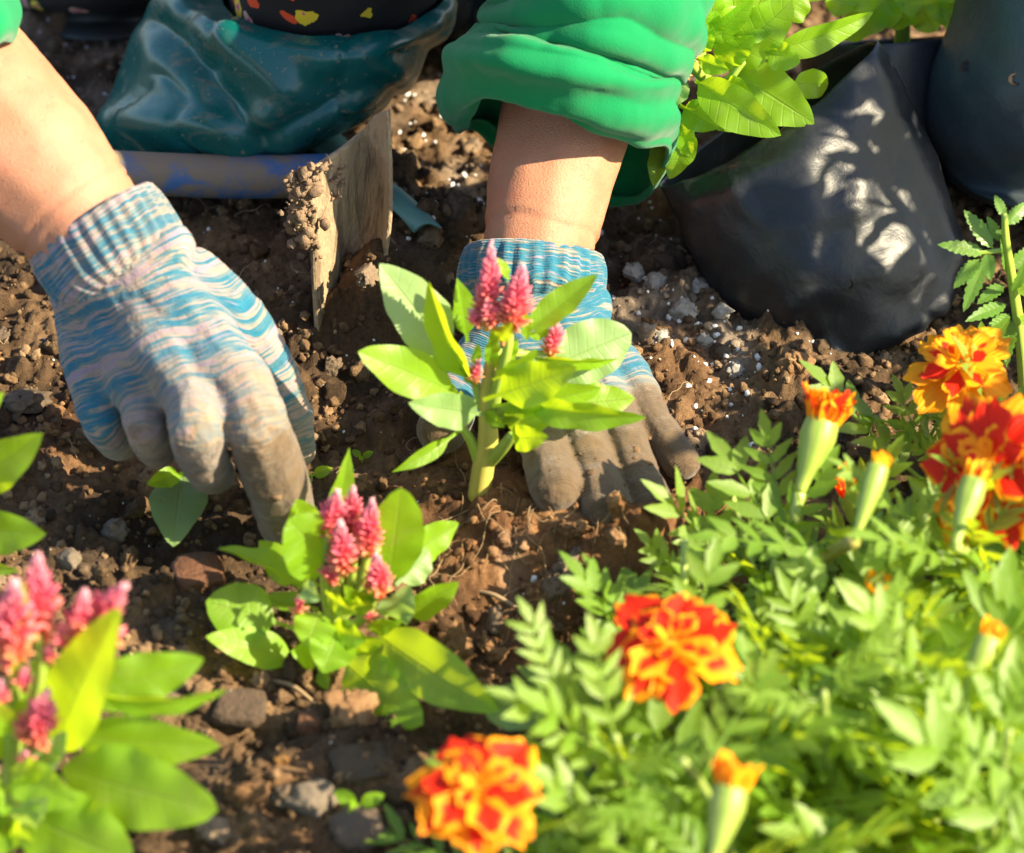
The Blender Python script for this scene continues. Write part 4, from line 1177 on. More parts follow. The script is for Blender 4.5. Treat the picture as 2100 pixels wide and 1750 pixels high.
for a in [(1730, 1275, 1582, 1078, 90, 0, .01, 10), (1770, 1240, 1700, 1110, 60, 0, .01, 12), (1690, 1300, 1448, 1255, 86, 0, .0, 20), (1660, 1330, 1530, 1480, 84, 0, -.01, 14), (1690, 1340, 1580, 1600, 86, 0, -.02, 12),
          (1700, 1300, 1720, 1440, 84, -.004, -.02, 14), (1790, 1460, 1650, 1560, 80, 0, -.01, 22), (1800, 1560, 1590, 1650, 80, 0, -.02, 16), (1815, 1610, 1680, 1730, 70, 0, -.02, 16), (1820, 1640, 1800, 1880, 84, 0, -.03, 12),
          (1800, 1400, 1770, 1200, 70, 0, .0, 35), (1810, 1380, 1960, 1250, 90, 0, .01, 16), (1840, 1500, 2010, 1420, 90, 0, -.01, 16), (1860, 1650, 2040, 1600, 90, 0, -.02, 16), (1795, 1150, 1900, 1040, 80, 0, .01, 16), (1790, 1120, 1740, 1000, 60, 0, .01, 20), (1830, 1500, 1900, 1320, 70, -.005, -.01, 30)]:
    sleaf(*a[:7], roll=a[7])

# ------------------------------------------------------------------ lofted shells (bags, boot, sleeves, trousers)
def loft(loops, nu, nv, wr=0.0, wf=30, seed=0, push=None):
    """loops: K lists of C world points; returns closed-in-v tube of nu x nv"""
    A = np.array([[tuple(p) for p in lp] for lp in loops])
    A = np.stack([spline(a, nv, True) for a in A])
    A = spline(A, nu)
    if wr:
        V = A.reshape(-1, 3)
        me = A; du = np.gradient(A, axis=0); dv = np.gradient(A, axis=1)
        n = np.cross(dv.reshape(-1, 3), du.reshape(-1, 3)); n /= np.linalg.norm(n, axis=1, keepdims=True) + 1e-9
        A = (V + n * (wr * fbm(V * wf, 3, seed))[:, None]).reshape(A.shape)
    F = grid_faces(nu, nv, True)
    uv = np.stack(np.meshgrid(np.linspace(0, 1, nu), np.arange(nv) / nv, indexing='ij'), -1).reshape(-1, 2)
    return A, F, uv
def shell(name, loops, nu, nv, m, parent, thick=.0006, close_end=True, close_start=False, **kw):
    A, F, uv = loft(loops, nu, nv, **kw)
    V = A.reshape(-1, 3); F = F.tolist()
    if close_end:
        V = np.concatenate([V, A[-1].mean(0)[None]]); uv = np.concatenate([uv, [[1, 0]]]); k = len(V) - 1
        F += [(int((nu - 1) * nv + j), int((nu - 1) * nv + (j + 1) % nv), k) for j in range(nv)]
    if close_start:
        V = np.concatenate([V, A[0].mean(0)[None]]); uv = np.concatenate([uv, [[0, 0]]]); k = len(V) - 1
        F += [(int((j + 1) % nv), int(j), k) for j in range(nv)]
    o = link(name, mesh_np(name, V, [tuple(f) for f in F], True, uv), m, parent)
    md = o.modifiers.new('thickness', 'SOLIDIFY'); md.thickness = thick; md.offset = 0
    return o, A

def foldline(v, a, b, depth, width):
    a, b = np.array(W(*a)), np.array(W(*b)); d = (b - a); L2 = d @ d
    rel = v - a; fw = np.array(FWD); rel = rel - (rel @ fw)[:, None] * fw; d2 = d - (d @ fw) * fw
    t = np.clip(rel @ d2 / (d2 @ d2), 0, 1); ds = np.linalg.norm(rel - t[:, None] * d2, axis=1)
    return depth * (np.exp(-(ds / width) ** 2) - .5 * np.exp(-(ds / (width * 2.4)) ** 2))

# black nursery bags
def ring(Lp_, Rp_, yl, yr, front, back, sag=0, bsag=0):
    """eight control points: left, front-left, front, front-right, right, back-right, back, back-left (photo units and depth)"""
    def mix(t, dy, ds):
        return W(Lp_[0] + (Rp_[0] - Lp_[0]) * t, Lp_[1] + (Rp_[1] - Lp_[1]) * t + ds, yl + (yr - yl) * t + dy)
    return [mix(0, 0, 0), mix(.2, front * .72, sag * .7), mix(.5, front, sag), mix(.8, front * .72, sag * .7), mix(1, 0, 0), mix(.8, back * .72, bsag * .7), mix(.5, back, bsag), mix(.2, back * .72, bsag * .7)]
bagy = G(1720, 735).y
bag1 = thing('nursery_bag', 'black plastic nursery bag tilted left with pointed bottom corner in the soil', 'plant bag', W(1722, 735, bagy), 'black nursery bags')
b1, A1 = shell('bag_film', [
    ring((1352, 380), (1803, 82), bagy + .075, bagy + .11, -.026, .05, 50, -30),
    ring((1385, 440), (1850, 190), bagy + .065, bagy + .10, -.036, .05, 30, 0),
    ring((1440, 545), (1930, 360), bagy + .050, bagy + .085, -.040, .045, 20, 0),
    ring((1495, 630), (1985, 520), bagy + .035, bagy + .06, -.034, .04, 14, 0),
    ring((1570, 695), (1940, 625), bagy + .022, bagy + .035, -.020, .03, 18, 0),
    ring((1660, 728), (1800, 712), bagy + .008, bagy + .012, -.008, .012, 14, 0)], 40, 72, M_POLY, bag1, wr=.0035, wf=28, seed=4)
# the heat-sealed crease and two punched drain holes
def hole(parent, p, r_=.0026):
    a = np.arange(14) / 14 * 6.283; n = VIEW; e1 = RIGHT; e2 = n.cross(e1)
    vs, k = [], 14
    for rr, h in ((1.35, .0001), (1.1, .0003), (.9, .0001), (.85, -.0012)):
        vs += [tuple(Vector(p) + (e1 * math.cos(t) + e2 * math.sin(t) * .8) * r_ * rr + n * h) for t in a]
    f = [(i * k + j, i * k + (j + 1) % k, (i + 1) * k + (j + 1) % k, (i + 1) * k + j) for i in range(3) for j in range(k)] + [tuple(3 * k + j for j in range(k))]
    link('drain_hole', mesh_np('drain_hole', vs, f, True), M_HOLE, parent)
M_HOLE = simple('hole_dark', (.012, .010, .008), (.03, .02, .014), .9)
def surf_at(A, px, py):
    """point of a lofted shell nearest to the photo ray, front side"""
    d = ray(px, py).normalized(); P = A.reshape(-1, 3) - np.array(CAM); t = P @ np.array(d)
    e = np.linalg.norm(P - t[:, None] * np.array(d), axis=1); ok = np.where(e < .006)[0]
    if len(ok) == 0: ok = np.array([e.argmin()])
    return Vector(A.reshape(-1, 3)[ok[t[ok].argmin()]]) + VIEW * .0008
for q_ in ((1742, 604), (1640, 652)): hole(bag1, surf_at(A1, *q_))
pot = ring((1372, 400), (1790, 180), bagy + .072, bagy + .10, -.028, .045, 40, -10)
pc = np.array([tuple(p) for p in pot]).mean(0)
pv = spline(np.array([tuple(p) for p in pot]), 40, True); pv2 = pc + (pv - pc) * .5
PV = np.concatenate([pv, pv2, pc[None]]); PV[:, 2] += .004 * fbm(PV * 150, 2, 3)
pf = [(j, (j + 1) % 40, 40 + (j + 1) % 40, 40 + j) for j in range(40)] + [(40 + j, 40 + (j + 1) % 40, 80) for j in range(40)]
link('potting_soil', mesh_np('potting_soil', PV, pf, True, None, {'tone': np.full(81, .3), 'red': np.full(81, .3), 'pale': np.zeros(81)}), M_SOIL, bag1)

bag2y = bagy + .115
bag2 = thing('nursery_bag', 'black plastic bag coloured as if lit, with punched holes standing at the right edge', 'plant bag', W(2100, 470, bag2y), 'black nursery bags')
b2, A2 = shell('bag_film', [
    ring((1975, -120), (2360, -90), bag2y + .05, bag2y + .05, -.05, .06, 20, 0),
    ring((1955, 20), (2370, 20), bag2y + .045, bag2y + .045, -.06, .06, 20, 0),
    ring((1905, 170), (2380, 160), bag2y + .03, bag2y + .03, -.06, .06, 20, 0),
    ring((1892, 265), (2370, 290), bag2y + .02, bag2y + .02, -.05, .06, 24, 0),
    ring((1930, 345), (2330, 400), bag2y + .008, bag2y + .008, -.03, .05, 30, 0),
    ring((1945, 372), (2320, 440), bag2y + .012, bag2y + .012, -.05, .05, 30, 0),
    ring((1990, 400), (2300, 480), bag2y + .01, bag2y + .01, -.02, .03, 24, 0)], 40, 72, M_POLY_LIT, bag2, wr=.004, wf=26, seed=9)
for q_ in ((1972, 150), (2072, 172)): hole(bag2, surf_at(A2, *q_), .003)
bag3y = bagy + .16
bag3 = thing('nursery_bag', 'shadowed black bag standing behind the tilted bag', 'plant bag', W(1850, 420, bag3y), 'black nursery bags')
shell('bag_film', [
    ring((1640, 90), (1990, 70), bag3y + .03, bag3y + .03, -.05, .05, 10, 0),
    ring((1650, 220), (1985, 210), bag3y + .02, bag3y + .02, -.06, .05, 10, 0),
    ring((1680, 340), (1970, 330), bag3y + .0, bag3y + .0, -.05, .05, 10, 0),
    ring((1740, 440), (1950, 440), bag3y - .01, bag3y - .01, -.02, .03, 10, 0)], 30, 60, M_POLY, bag3, wr=.004, wf=26, seed=12)
bag4y = G(960, 120).y
bag4 = thing('nursery_bag', 'dark bag behind the green sleeve and boot at the top edge', 'plant bag', W(960, 100, bag4y), 'black nursery bags')
shell('bag_film', [
    ring((880, -260), (1130, -250), bag4y + .04, bag4y + .04, -.05, .05, 10, 0),
    ring((890, -80), (1120, -80), bag4y + .03, bag4y + .03, -.06, .05, 10, 0),
    ring((900, 50), (1110, 60), bag4y + .0, bag4y + .0, -.05, .05, 10, 0),
    ring((950, 95), (1080, 95), bag4y - .01, bag4y - .01, -.02, .03, 6, 0)], 30, 60, M_POLY, bag4, wr=.004, wf=26, seed=14)

# plants in the bags; crop scale .36
yB = bagy + .085
Bp = Plant('celosia_plant', 'bright green leafy plant growing out of the tilted black bag', 'flowering plant', yB, .36, 1344, 0, (330, 850), 'pink plumed plants')
Bp.stem([(420, 700, .03), (330, 540, .01), (270, 400), (250, 200)], [.005, .0042, .0036, .002])
Bp.stem([(290, 640), (400, 480, -.01), (500, 350, -.01)], [.003, .0024, .0018])
Bp.stem([(270, 440), (190, 330, -.01), (200, 240, -.01)], [.003, .0024, .0018])
Bp.leaf(230, 460, 715, 772, 220, -.02, -.045, roll=18, bend=.12, fold=.2, wav=.1, pet=.06)
Bp.leaf(420, 390, 905, 705, 270, 0, -.02, roll=10, bend=.08, fold=.14, pet=.05)
Bp.leaf(350, 380, 780, 0, 260, 0, .0, roll=14, bend=.08, fold=.12, pet=.04, shape='round')
Bp.leaf(600, 310, 1240, 70, 150, .0, .02, roll=30, bend=.14, fold=.25, pet=.06)
Bp.leaf(250, 260, 560, -10, 130, -.005, -.01, roll=35, bend=.08, fold=.2)
Bp.leaf(170, 430, 80, 620, 120, -.02, -.03, m=M_CELP, roll=10, bend=.1)
Bp.leaf(140, 600, 360, 730, 150, -.02, -.035, roll=14, bend=.12)
Bp.leaf(230, 720, 80, 1020, 150, -.015, -.03, roll=16, bend=.14)
Bp.leaf(760, 470, 985, 480, 150, .0, .01, roll=10, bend=.06, shape='round')
Bp.leaf(620, 290, 825, 355, 150, -.004, -.012, roll=14, bend=.12)
Bp.leaf(330, 130, 300, -80, 120, .0, .0, roll=20, bend=.08)
Bp.leaf(400, 360, 620, 620, 160, .0, .0, roll=20, bend=.1)
Bp.leaf(240, 330, 420, 400, 100, -.02, -.03, roll=30, bend=.12)
Bp.leaf(260, 300, 340, 60, 150, -.006, -.01, roll=25, bend=.08)
Bp.leaf(330, 360, 560, 200, 150, -.006, -.014, roll=25, bend=.08)
Bp.leaf(60, 780, -10, 1060, 110, -.01, -.03, roll=16, bend=.12)
Bp.leaf(500, 200, 640, -100, 170, .01, .02, roll=14, bend=.08)
Bp.leaf(300, 600, 500, 720, 150, .0, .0, roll=14, bend=.12)
Bp.spike(195, 330, 225, 230, 70, -.012, 36)
Bp.spike(160, 420, 165, 360, 50, -.014, 16)
for a in [(300, 240, 480, 40, 170, .0, .01), (420, 200, 700, 120, 150, .0, .0), (240, 520, 420, 640, 130, -.015, -.03), (210, 300, 330, 160, 110, -.012, -.02), (450, 100, 420, -120, 170, .01, .02), (350, 480, 560, 560, 150, -.01, -.02), (130, 660, 210, 900, 120, -.012, -.028), (700, 120, 860, -60, 180, .03, .04)]:
    Bp.leaf(*a, roll=MR.uniform(5, 30), bend=.12, fold=.14, wav=.1)
yB2 = bag3y + .03
B2 = Plant('celosia_plant', 'shaded green leafy plant in the bag behind, at the top edge', 'flowering plant', yB2, .36, 1344, 0, (1400, 400), 'pink plumed plants')
B2.stem([(1400, 400), (1410, 150), (1420, -100)], [.005, .004, .003])
for a in [(1380, -60, 1080, 230, 220), (1330, 60, 1480, 130, 170), (1440, -90, 1462, 100, 150), (1590, -90, 1650, 150, 160), (1740, -110, 1690, 190, 190), (1150, -100, 1240, 60, 200), (1300, -40, 1340, 160, 200), (1500, 0, 1600, 180, 190), (1000, -160, 880, 10, 170), (1560, -160, 1800, -20, 200), (1100, -60, 1030, 100, 160)]:
    B2.leaf(*a, 0, -.02, roll=MR.uniform(0, 25), bend=.12, fold=.12, shape=MR.choice(['ovate', 'round']))

# ------------------------------------------------------------------ the gardener
person = thing('person', 'kneeling gardener in green sleeves, striped knit gloves and teal boots planting flowers', 'person', W(800, 330, .24))
def blob(chains, voxel, smooth_it=8, adapt=0):
    """one continuous surface: spheres swept along bone chains, fused by a voxel remesh"""
    V0, F0 = ico(2); Vs, Fs, n = [], [], 0
    for ch in chains:
        for (p0, r0), (p1, r1) in zip(ch[:-1], ch[1:]):
            p0, p1 = np.array(p0), np.array(p1); L = np.linalg.norm(p1 - p0); k = max(2, int(L / (min(r0, r1) * .22)))
            for i in range(k + 1):
                t = i / k; Vs.append(V0 * (r0 + (r1 - r0) * t) + p0 + (p1 - p0) * t); Fs.append(F0 + n); n += len(V0)
    me = mesh_np('tmp', np.concatenate(Vs), np.concatenate(Fs))
    o = bpy.data.objects.new('tmp', me); COL.objects.link(o)
    md = o.modifiers.new('r', 'REMESH'); md.mode = 'VOXEL'; md.voxel_size = voxel
    ms = o.modifiers.new('s', 'SMOOTH'); ms.factor = .5; ms.iterations = smooth_it
    dg = bpy.context.evaluated_depsgraph_get(); ev = o.evaluated_get(dg)
    out = bpy.data.meshes.new_from_object(ev)
    bpy.data.objects.remove(o); bpy.data.meshes.remove(me)
    out.polygons.foreach_set('use_smooth', np.full(len(out.polygons), True))
    return out
def coords(me):
    a = np.empty(len(me.vertices) * 3, dtype=np.float32); me.vertices.foreach_get('co', a); return a.reshape(-1, 3).astype(float)
def normals(me):
    a = np.empty(len(me.vertices) * 3, dtype=np.float32); me.vertices.foreach_get('normal', a); return a.reshape(-1, 3).astype(float)
def set_attr(me, n, a):
    at = me.attributes.new(n, 'FLOAT', 'POINT'); at.data.foreach_set('value', np.asarray(a, dtype=np.float32))
def px_chain(L): return [(W(x, y, d), r) for x, y, d, r in L]

# body: forearms, upper arms and shoulders in one mesh (hidden hands end inside the gloves)
LW, RW = W(232, 520, -.028), W(1098, 560, .046)
larm = px_chain([(268, 585, -.036, .0170), (244, 545, -.032, .0235), (205, 490, -.024, .0280), (60, 330, .004, .0385), (-120, 150, .040, .043), (-330, -60, .09, .043)])
LEl = larm[-1][0]
rarm = px_chain([(1110, 640, .03, .016), (1102, 590, .040, .0235), (1100, 520, .052, .0278), (1125, 390, .082, .0320), (1160, 250, .115, .0350), (1205, 90, .155, .0400), (1260, -120, .20, .043)])
REl = rarm[-1][0]
LSh, RSh, NK = LEl + Vector((.06, .22, .22)), REl + Vector((-.02, .20, .22)), None
CH = (LSh + RSh) / 2 + Vector((0, .03, -.05))
PEL = CH + Vector((0, .22, -.28))
body_me = blob([larm + [(LSh, .052)], rarm + [(RSh, .052)], [(LSh, .052), (CH, .11), (RSh, .052)], [(CH, .12), (PEL, .13)]], .0030, 10)
v = coords(body_me); nn = normals(body_me)
wr_ = .0010 * fbm(v * 45, 3, 2)
def crease(a, b, pos, depth, width):
    a, b = np.array(a), np.array(b); ax = (b - a) / np.linalg.norm(b - a); t = (v - a) @ ax; r_ = np.linalg.norm(v - a - t[:, None] * ax, axis=1)
    t = t + .004 * vnoise(v * 40, 6)
    return np.where(r_ < .06, -depth * np.exp(-((t - pos) / width) ** 2) + .5 * depth * np.exp(-((t - pos - width * 1.8) / width) ** 2), 0)
wr_ = wr_ + crease(rarm[1][0], rarm[4][0], .026, .0014, .0016) + crease(larm[1][0], larm[3][0], .036, .0010, .0018) + crease(larm[1][0], larm[3][0], .028, .0006, .0014)
v = v + nn * wr_[:, None]
body_me.vertices.foreach_set('co', v.astype(np.float32).ravel())
body_me.materials.clear(); body_me.materials.append(M_SKIN)
link('body', body_me, None, person)

def glove(chains, bones, m, mudf, cuff, lab, mud_n, voxel=.0012):
    """chains: finger chains [(point, radius)]; bones used for the yarn coordinate; cuff: (centre, axis, half widths, length)"""
    me = blob(chains, voxel, 3)
    v = coords(me); nn = normals(me)
    best = np.full(len(v), 9.0); u = np.zeros(len(v))
    acc = np.zeros(len(v)); wsum = np.zeros(len(v))
    for ch, start in bones:
        s0 = start
        for (p0, r0), (p1, r1) in zip(ch[:-1], ch[1:]):
            a, b = np.array(p0), np.array(p1); L = np.linalg.norm(b - a); t = np.clip((v - a) @ ((b - a) / L) / L, -.3, 1.3)
            tc = np.clip(t, 0, 1)
            d = np.linalg.norm(v - a - tc[:, None] * (b - a), axis=1); w = np.exp(-d / .0035)
            acc += w * (s0 + t * L); wsum += w; s0 += L
    u = acc / (wsum + 1e-12)
    fold = .0007 * fbm(np.stack([u * 150, v[:, 0] * 30, v[:, 2] * 30], -1), 3, 4) + .0016 * fbm(v * 55, 3, 14)
    v2 = v + nn * fold[:, None]
    me.vertices.foreach_set('co', v2.astype(np.float32).ravel())
    set_attr(me, 'u', u); set_attr(me, 'mud', mudf(v, u))
    me.materials.clear(); me.materials.append(m)
    g = link('glove', me, None, person); g['label'] = lab
    mm = mudf(v, u); ok = np.where((mm > .62) & (nn[:, 2] > -.1))[0]; rr = np.random.RandomState(len(v)); parts = []
    for i in rr.choice(ok, mud_n, replace=False):
        a_, f_ = rock(2, 950 + i % 9, .7, 1, 2.3); sz = .0005 * 5.0 ** (rr.rand() ** 2.5)
        parts.append((a_ * sz * np.array([1.3, 1.3, .6]) + v2[i] - nn[i] * sz * .25, np.concatenate([f_, f_[:, 2:]], 1), None))
    Vm, Fm, Um = join(parts)
    mo = link('caked_mud', mesh_np('caked_mud', Vm, fix_quads(Fm), True, None, {'tone': np.full(len(Vm), .5), 'red': np.full(len(Vm), .2), 'pale': np.full(len(Vm), .1)}), M_SOIL, g)
    mo.location = (0, 0, 0); mo['kind'] = 'stuff'
    # ribbed cuff
    c0, ax, e1, a1, e2, a2, L, flare = cuff
    ns, nu = 150, 16; ribs = 30
    V = []
    for i in range(nu):
        t = i / (nu - 1)
        roll_ = (1 + .05 * math.sin(t * math.pi) + (flare * max(0, t - .55))) * (1 - .22 * max(0, 1 - t / .3) ** 2)
        for j in range(ns):
            ph = j / ns * 2 * math.pi
            rb_ = 1 + .030 * (1 - max(0, t - .8) * 4.5) * math.cos(ribs * ph) + .02 * math.sin(3 * ph + 2 * t)
            V.append(np.array(c0 + ax * (L * t) + e1 * (math.cos(ph) * a1 * rb_ * roll_) + e2 * (math.sin(ph) * a2 * rb_ * roll_)))
    V = np.array(V)
    # turned-in lip
    lip = V[-ns:] * .93 + .07 * np.array(c0 + ax * L) - np.array(ax) * .002
    V = np.concatenate([V, lip]); F = grid_faces(nu + 1, ns, True)
    me2 = mesh_np('cuff', V, F, True, None, {'u': np.concatenate([np.repeat(-np.linspace(0, L, nu), ns), np.full(ns, -L)]) - .004 + .002 * vnoise(V * 60, 3), 'mud': np.full(len(V), .0)})
    me2.materials.append(m)
    c = link('cuff', me2, None, g); c.location = (0, 0, 0)
    return g

# left glove (striped, reaching down with the index finger)
def P3(L): return px_chain(L)
idx = P3([(315, 575, -.040, .0190), (405, 690, -.062, .0185), (494, 795, -.088, .0162), (534, 890, -.110, .0158), (566, 990, -.110, .0155), (590, 1066, -.096, .0146)])
mid_ = P3([(270, 590, -.036, .0190), (335, 710, -.066, .0185), (394, 815, -.092, .0146), (400, 885, -.118, .0130), (418, 945, -.108, .0124), (436, 972, -.086, .0110)])
rng = P3([(228, 610, -.030, .0190), (262, 720, -.056, .0180), (294, 825, -.078, .0126), (300, 880, -.096, .0106), (324, 918, -.082, .0100)])
pnk = P3([(188, 630, -.024, .0180), (190, 730, -.044, .0172), (203, 815, -.062, .0128), (214, 872, -.072, .0106), (246, 905, -.060, .0094)])
thm = P3([(395, 590, -.034, .0190), (482, 670, -.044, .0175), (548, 760, -.050, .0140), (588, 850, -.056, .0122), (602, 920, -.062, .0108)])
web = P3([(470, 765, -.082, .0160), (390, 775, -.080, .0160), (296, 780, -.068, .0152), (205, 775, -.052, .0145)])
web2 = P3([(405, 690, -.062, .0185), (335, 710, -.066, .0185), (262, 720, -.056, .0180), (190, 730, -.044, .0172)])
wst = P3([(185, 600, -.026, .020), (240, 560, -.034, .024), (300, 545, -.038, .020), (335, 512, -.036, .015)])
axl = (W(170, 420, -.012) - W(232, 520, -.028)).normalized()
e1 = (W(345, 440, -.030) - W(108, 610, -.012)).normalized(); e1 = (e1 - axl * e1.dot(axl)).normalized(); e2 = axl.cross(e1)
def mudL(v, u):
    return np.clip((u - .045) / .085, 0, 1) * .9
gl = glove([idx, mid_, rng, pnk, thm, web, web2, wst], [(c, 0.0) for c in (idx, mid_, rng, pnk, thm)], M_GLOVE_L, mudL,
      (W(262, 575, -.036), axl, e1, .0350, e2, .0300, .032, .08), 'blue and lilac striped knit glove, soil stained fingertips', 14)

# right glove (muddy, fingers pressed into the soil)
idx = P3([(1065, 640, .030, .0175), (1090, 740, .004, .0175), (1104, 835, -.026, .0140), (1118, 915, -.062, .0122), (1142, 998, -.088, .0128)])
mid_ = P3([(1090, 640, .028, .0175), (1130, 730, .006, .0175), (1176, 825, -.026, .0134), (1204, 930, -.066, .0118), (1246, 1048, -.098, .0124)])
rng = P3([(1120, 640, .028, .0175), (1170, 720, .010, .0170), (1236, 800, -.018, .0124), (1284, 910, -.058, .0108), (1334, 1034, -.092, .0106)])
pnk = P3([(1150, 640, .030, .0165), (1205, 700, .018, .0160), (1284, 768, -.004, .0120), (1342, 868, -.038, .0100), (1396, 948, -.060, .0094)])
thm = P3([(1050, 660, .026, .0165), (990, 740, .008, .0155), (935, 820, -.014, .0140), (905, 880, -.036, .0125)])
web = P3([(1108, 800, -.014, .0150), (1168, 790, -.010, .0150), (1215, 765, -.002, .0145), (1255, 740, .008, .0136)])
web2 = P3([(1090, 740, .004, .0175), (1130, 730, .006, .0175), (1170, 720, .010, .0170), (1205, 700, .018, .0160)])
axr = (W(1105, 480, .062) - W(1098, 600, .040)).normalized()
e1 = (W(1222, 585, .052) - W(945, 530, .052)).normalized(); e1 = (e1 - axr * e1.dot(axr)).normalized(); e2 = axr.cross(e1)
wst = P3([(1030, 620, .034, .019), (1100, 615, .036, .024), (1175, 635, .036, .020)])
def mudR(v, u):
    return np.clip((u - .045) / .05, 0, 1) * .95
glove([idx, mid_, rng, pnk, thm, web, web2, wst], [(c, 0.0) for c in (idx, mid_, rng, pnk, thm)], M_GLOVE_R, mudR,
      (W(1086, 625, .036), axr, e1, .0345, e2, .0310, .026, .0), 'blue knit glove caked with brown mud, fingers pressed into the soil', 34)

# right sleeve with a rolled cuff
ys = .110
def R8(*a): return [W(x, y, ys + d) for x, y, d in a]
slv = [
    R8((955, 262, .020), (1015, 190, -.028), (1150, 232, -.046), (1285, 284, -.034), (1368, 300, -.006), (1305, 402, .030), (1160, 380, .046), (1010, 255, .040)),
    R8((922, 262, .016), (985, 190, -.034), (1150, 226, -.054), (1300, 285, -.040), (1380, 292, -.006), (1318, 408, .034), (1160, 390, .052), (985, 268, .042)),
    R8((903, 165, .012), (975, 125, -.040), (1150, 165, -.060), (1315, 225, -.046), (1390, 225, -.004), (1330, 330, .040), (1160, 320, .060), (980, 230, .046)),
    R8((925, 95, .020), (1000, 82, -.036), (1170, 108, -.054), (1320, 165, -.042), (1388, 172, .0), (1340, 250, .044), (1170, 240, .060), (1000, 170, .050)),
    R8((985, 68, .030), (1050, 76, -.024), (1190, 100, -.044), (1320, 150, -.034), (1386, 165, .004), (1340, 200, .044), (1180, 190, .060), (1040, 130, .052)),
    R8((1000, 30, .040), (1060, 50, -.020), (1210, 60, -.044), (1340, 95, -.030), (1425, 95, .012), (1350, 120, .05), (1200, 120, .066), (1060, 80, .058)),
    R8((1020, -40, .055), (1080, -40, -.006), (1230, -40, -.032), (1370, -30, -.016), (1452, -20, .03), (1380, 20, .07), (1220, 20, .08), (1080, -10, .07)),
    R8((1050, -220, .10), (1110, -220, .04), (1270, -220, .015), (1410, -210, .03), (1490, -200, .07), (1420, -160, .12), (1260, -160, .13), (1110, -190, .12)),
    R8((1000, -520, .24), (1080, -560, .18), (1260, -560, .16), (1420, -540, .17), (1500, -480, .22), (1420, -420, .27), (1240, -420, .28), (1060, -480, .26)),
]
A, F, uv = loft(slv, 150, 180, wr=.0024, wf=44, seed=3)
# long soft folds running round the arm
du = np.gradient(A, axis=0); dv = np.gradient(A, axis=1); n_ = np.cross(dv.reshape(-1, 3), du.reshape(-1, 3)); n_ /= np.linalg.norm(n_, axis=1, keepdims=True)
uu = uv[:, 0]; vv_ = uv[:, 1] * 2 * math.pi
fd = np.clip((uu - .42) / .1, 0, 1) * .0046 * np.abs(np.sin(uu * 24 + 2.0 * np.sin(vv_ + .6) + 1.3 * np.sin(2 * vv_ + 1) + 3 * fbm(A.reshape(-1, 3) * 14, 2, 31))) ** .8
fd += np.clip((.45 - uu) / .1, 0, 1) * .0016 * np.sin(uu * 40 + 2.8 * np.sin(vv_) + 1.8 * np.sin(2 * vv_))
A = (A.reshape(-1, 3) + n_ * fd[:, None])
sl_o = link('sleeve', mesh_np('sleeve', A, F, True, uv), M_SLEEVE, person)
md = sl_o.modifiers.new('thickness', 'SOLIDIFY'); md.thickness = .0014; md.offset = 0

# left sleeve: its cuff just shows at the top left corner
yl2 = .03
def L8(*a): return [W(x, y, yl2 + d) for x, y, d in a]
shell('sleeve', [
    L8((-240, 300, .02), (-150, 260, -.03), (-70, 190, -.045), (-5, 95, -.03), (30, 85, .0), (10, 30, .04), (-80, 60, .05), (-170, 180, .045)),
    L8((-255, 300, .02), (-160, 245, -.035), (-70, 165, -.055), (5, 60, -.04), (38, 60, .0), (20, 5, .045), (-80, 30, .06), (-190, 170, .05)),
    L8((-290, 230, .03), (-200, 170, -.03), (-110, 90, -.05), (-30, 0, -.035), (34, 8, .01), (0, -50, .05), (-110, -20, .065), (-220, 110, .055)),
    L8((-380, 130, .05), (-290, 80, -.01), (-200, 0, -.03), (-110, -80, -.015), (-60, -110, .03), (-100, -140, .07), (-200, -100, .08), (-310, 20, .07)),
    L8((-560, -100, .12), (-480, -180, .08), (-380, -260, .06), (-280, -330, .08), (-220, -340, .12), (-270, -340, .16), (-390, -280, .17), (-500, -180, .15))],
    50, 80, M_SLEEVE, person, .0014, False, wr=.002, wf=28, seed=6)

# right-hand boot (teal rubber) and floral trouser leg tucked into it
yb = .245
def B8(*a): return [W(x, y, yb + d) for x, y, d in a]
boot, AB = shell('boot', [
    B8((455, -30, .02), (490, 32, -.030), (640, 74, -.052), (800, 66, -.044), (930, -20, .0), (890, -110, .04), (700, -140, .055), (520, -110, .05)),
    B8((348, -10, .02), (440, 50, -.040), (630, 110, -.066), (815, 100, -.056), (938, 10, .0), (890, -60, .05), (700, -80, .065), (470, -80, .055)),
    B8((288, 80, .015), (410, 130, -.046), (610, 180, -.070), (800, 160, -.058), (900, 82, .0), (860, 20, .055), (690, 0, .07), (440, 0, .06)),
    B8((238, 175, .005), (380, 200, -.052), (580, 240, -.074), (740, 225, -.062), (808, 190, .0), (790, 120, .06), (640, 90, .075), (400, 90, .065)),
    B8((205, 262, -.006), (350, 270, -.060), (540, 300, -.076), (660, 280, -.060), (700, 245, .0), (680, 200, .06), (560, 180, .075), (360, 180, .065)),
    B8((220, 305, -.01), (350, 318, -.060), (500, 326, -.072), (580, 316, -.056), (610, 290, .0), (590, 260, .05), (500, 250, .06), (350, 250, .055)),
    B8((240, 330, -.01), (350, 345, -.045), (480, 352, -.055), (560, 340, -.04), (590, 320, .0), (570, 300, .04), (480, 300, .05), (350, 300, .045))],
    90, 130, M_RUBBER, person, .0025, True, wr=.0045, wf=16, seed=8)
dgm = boot.data; v = coords(dgm); nn = normals(dgm)
v1 = coords(b1.data); n1 = normals(b1.data)
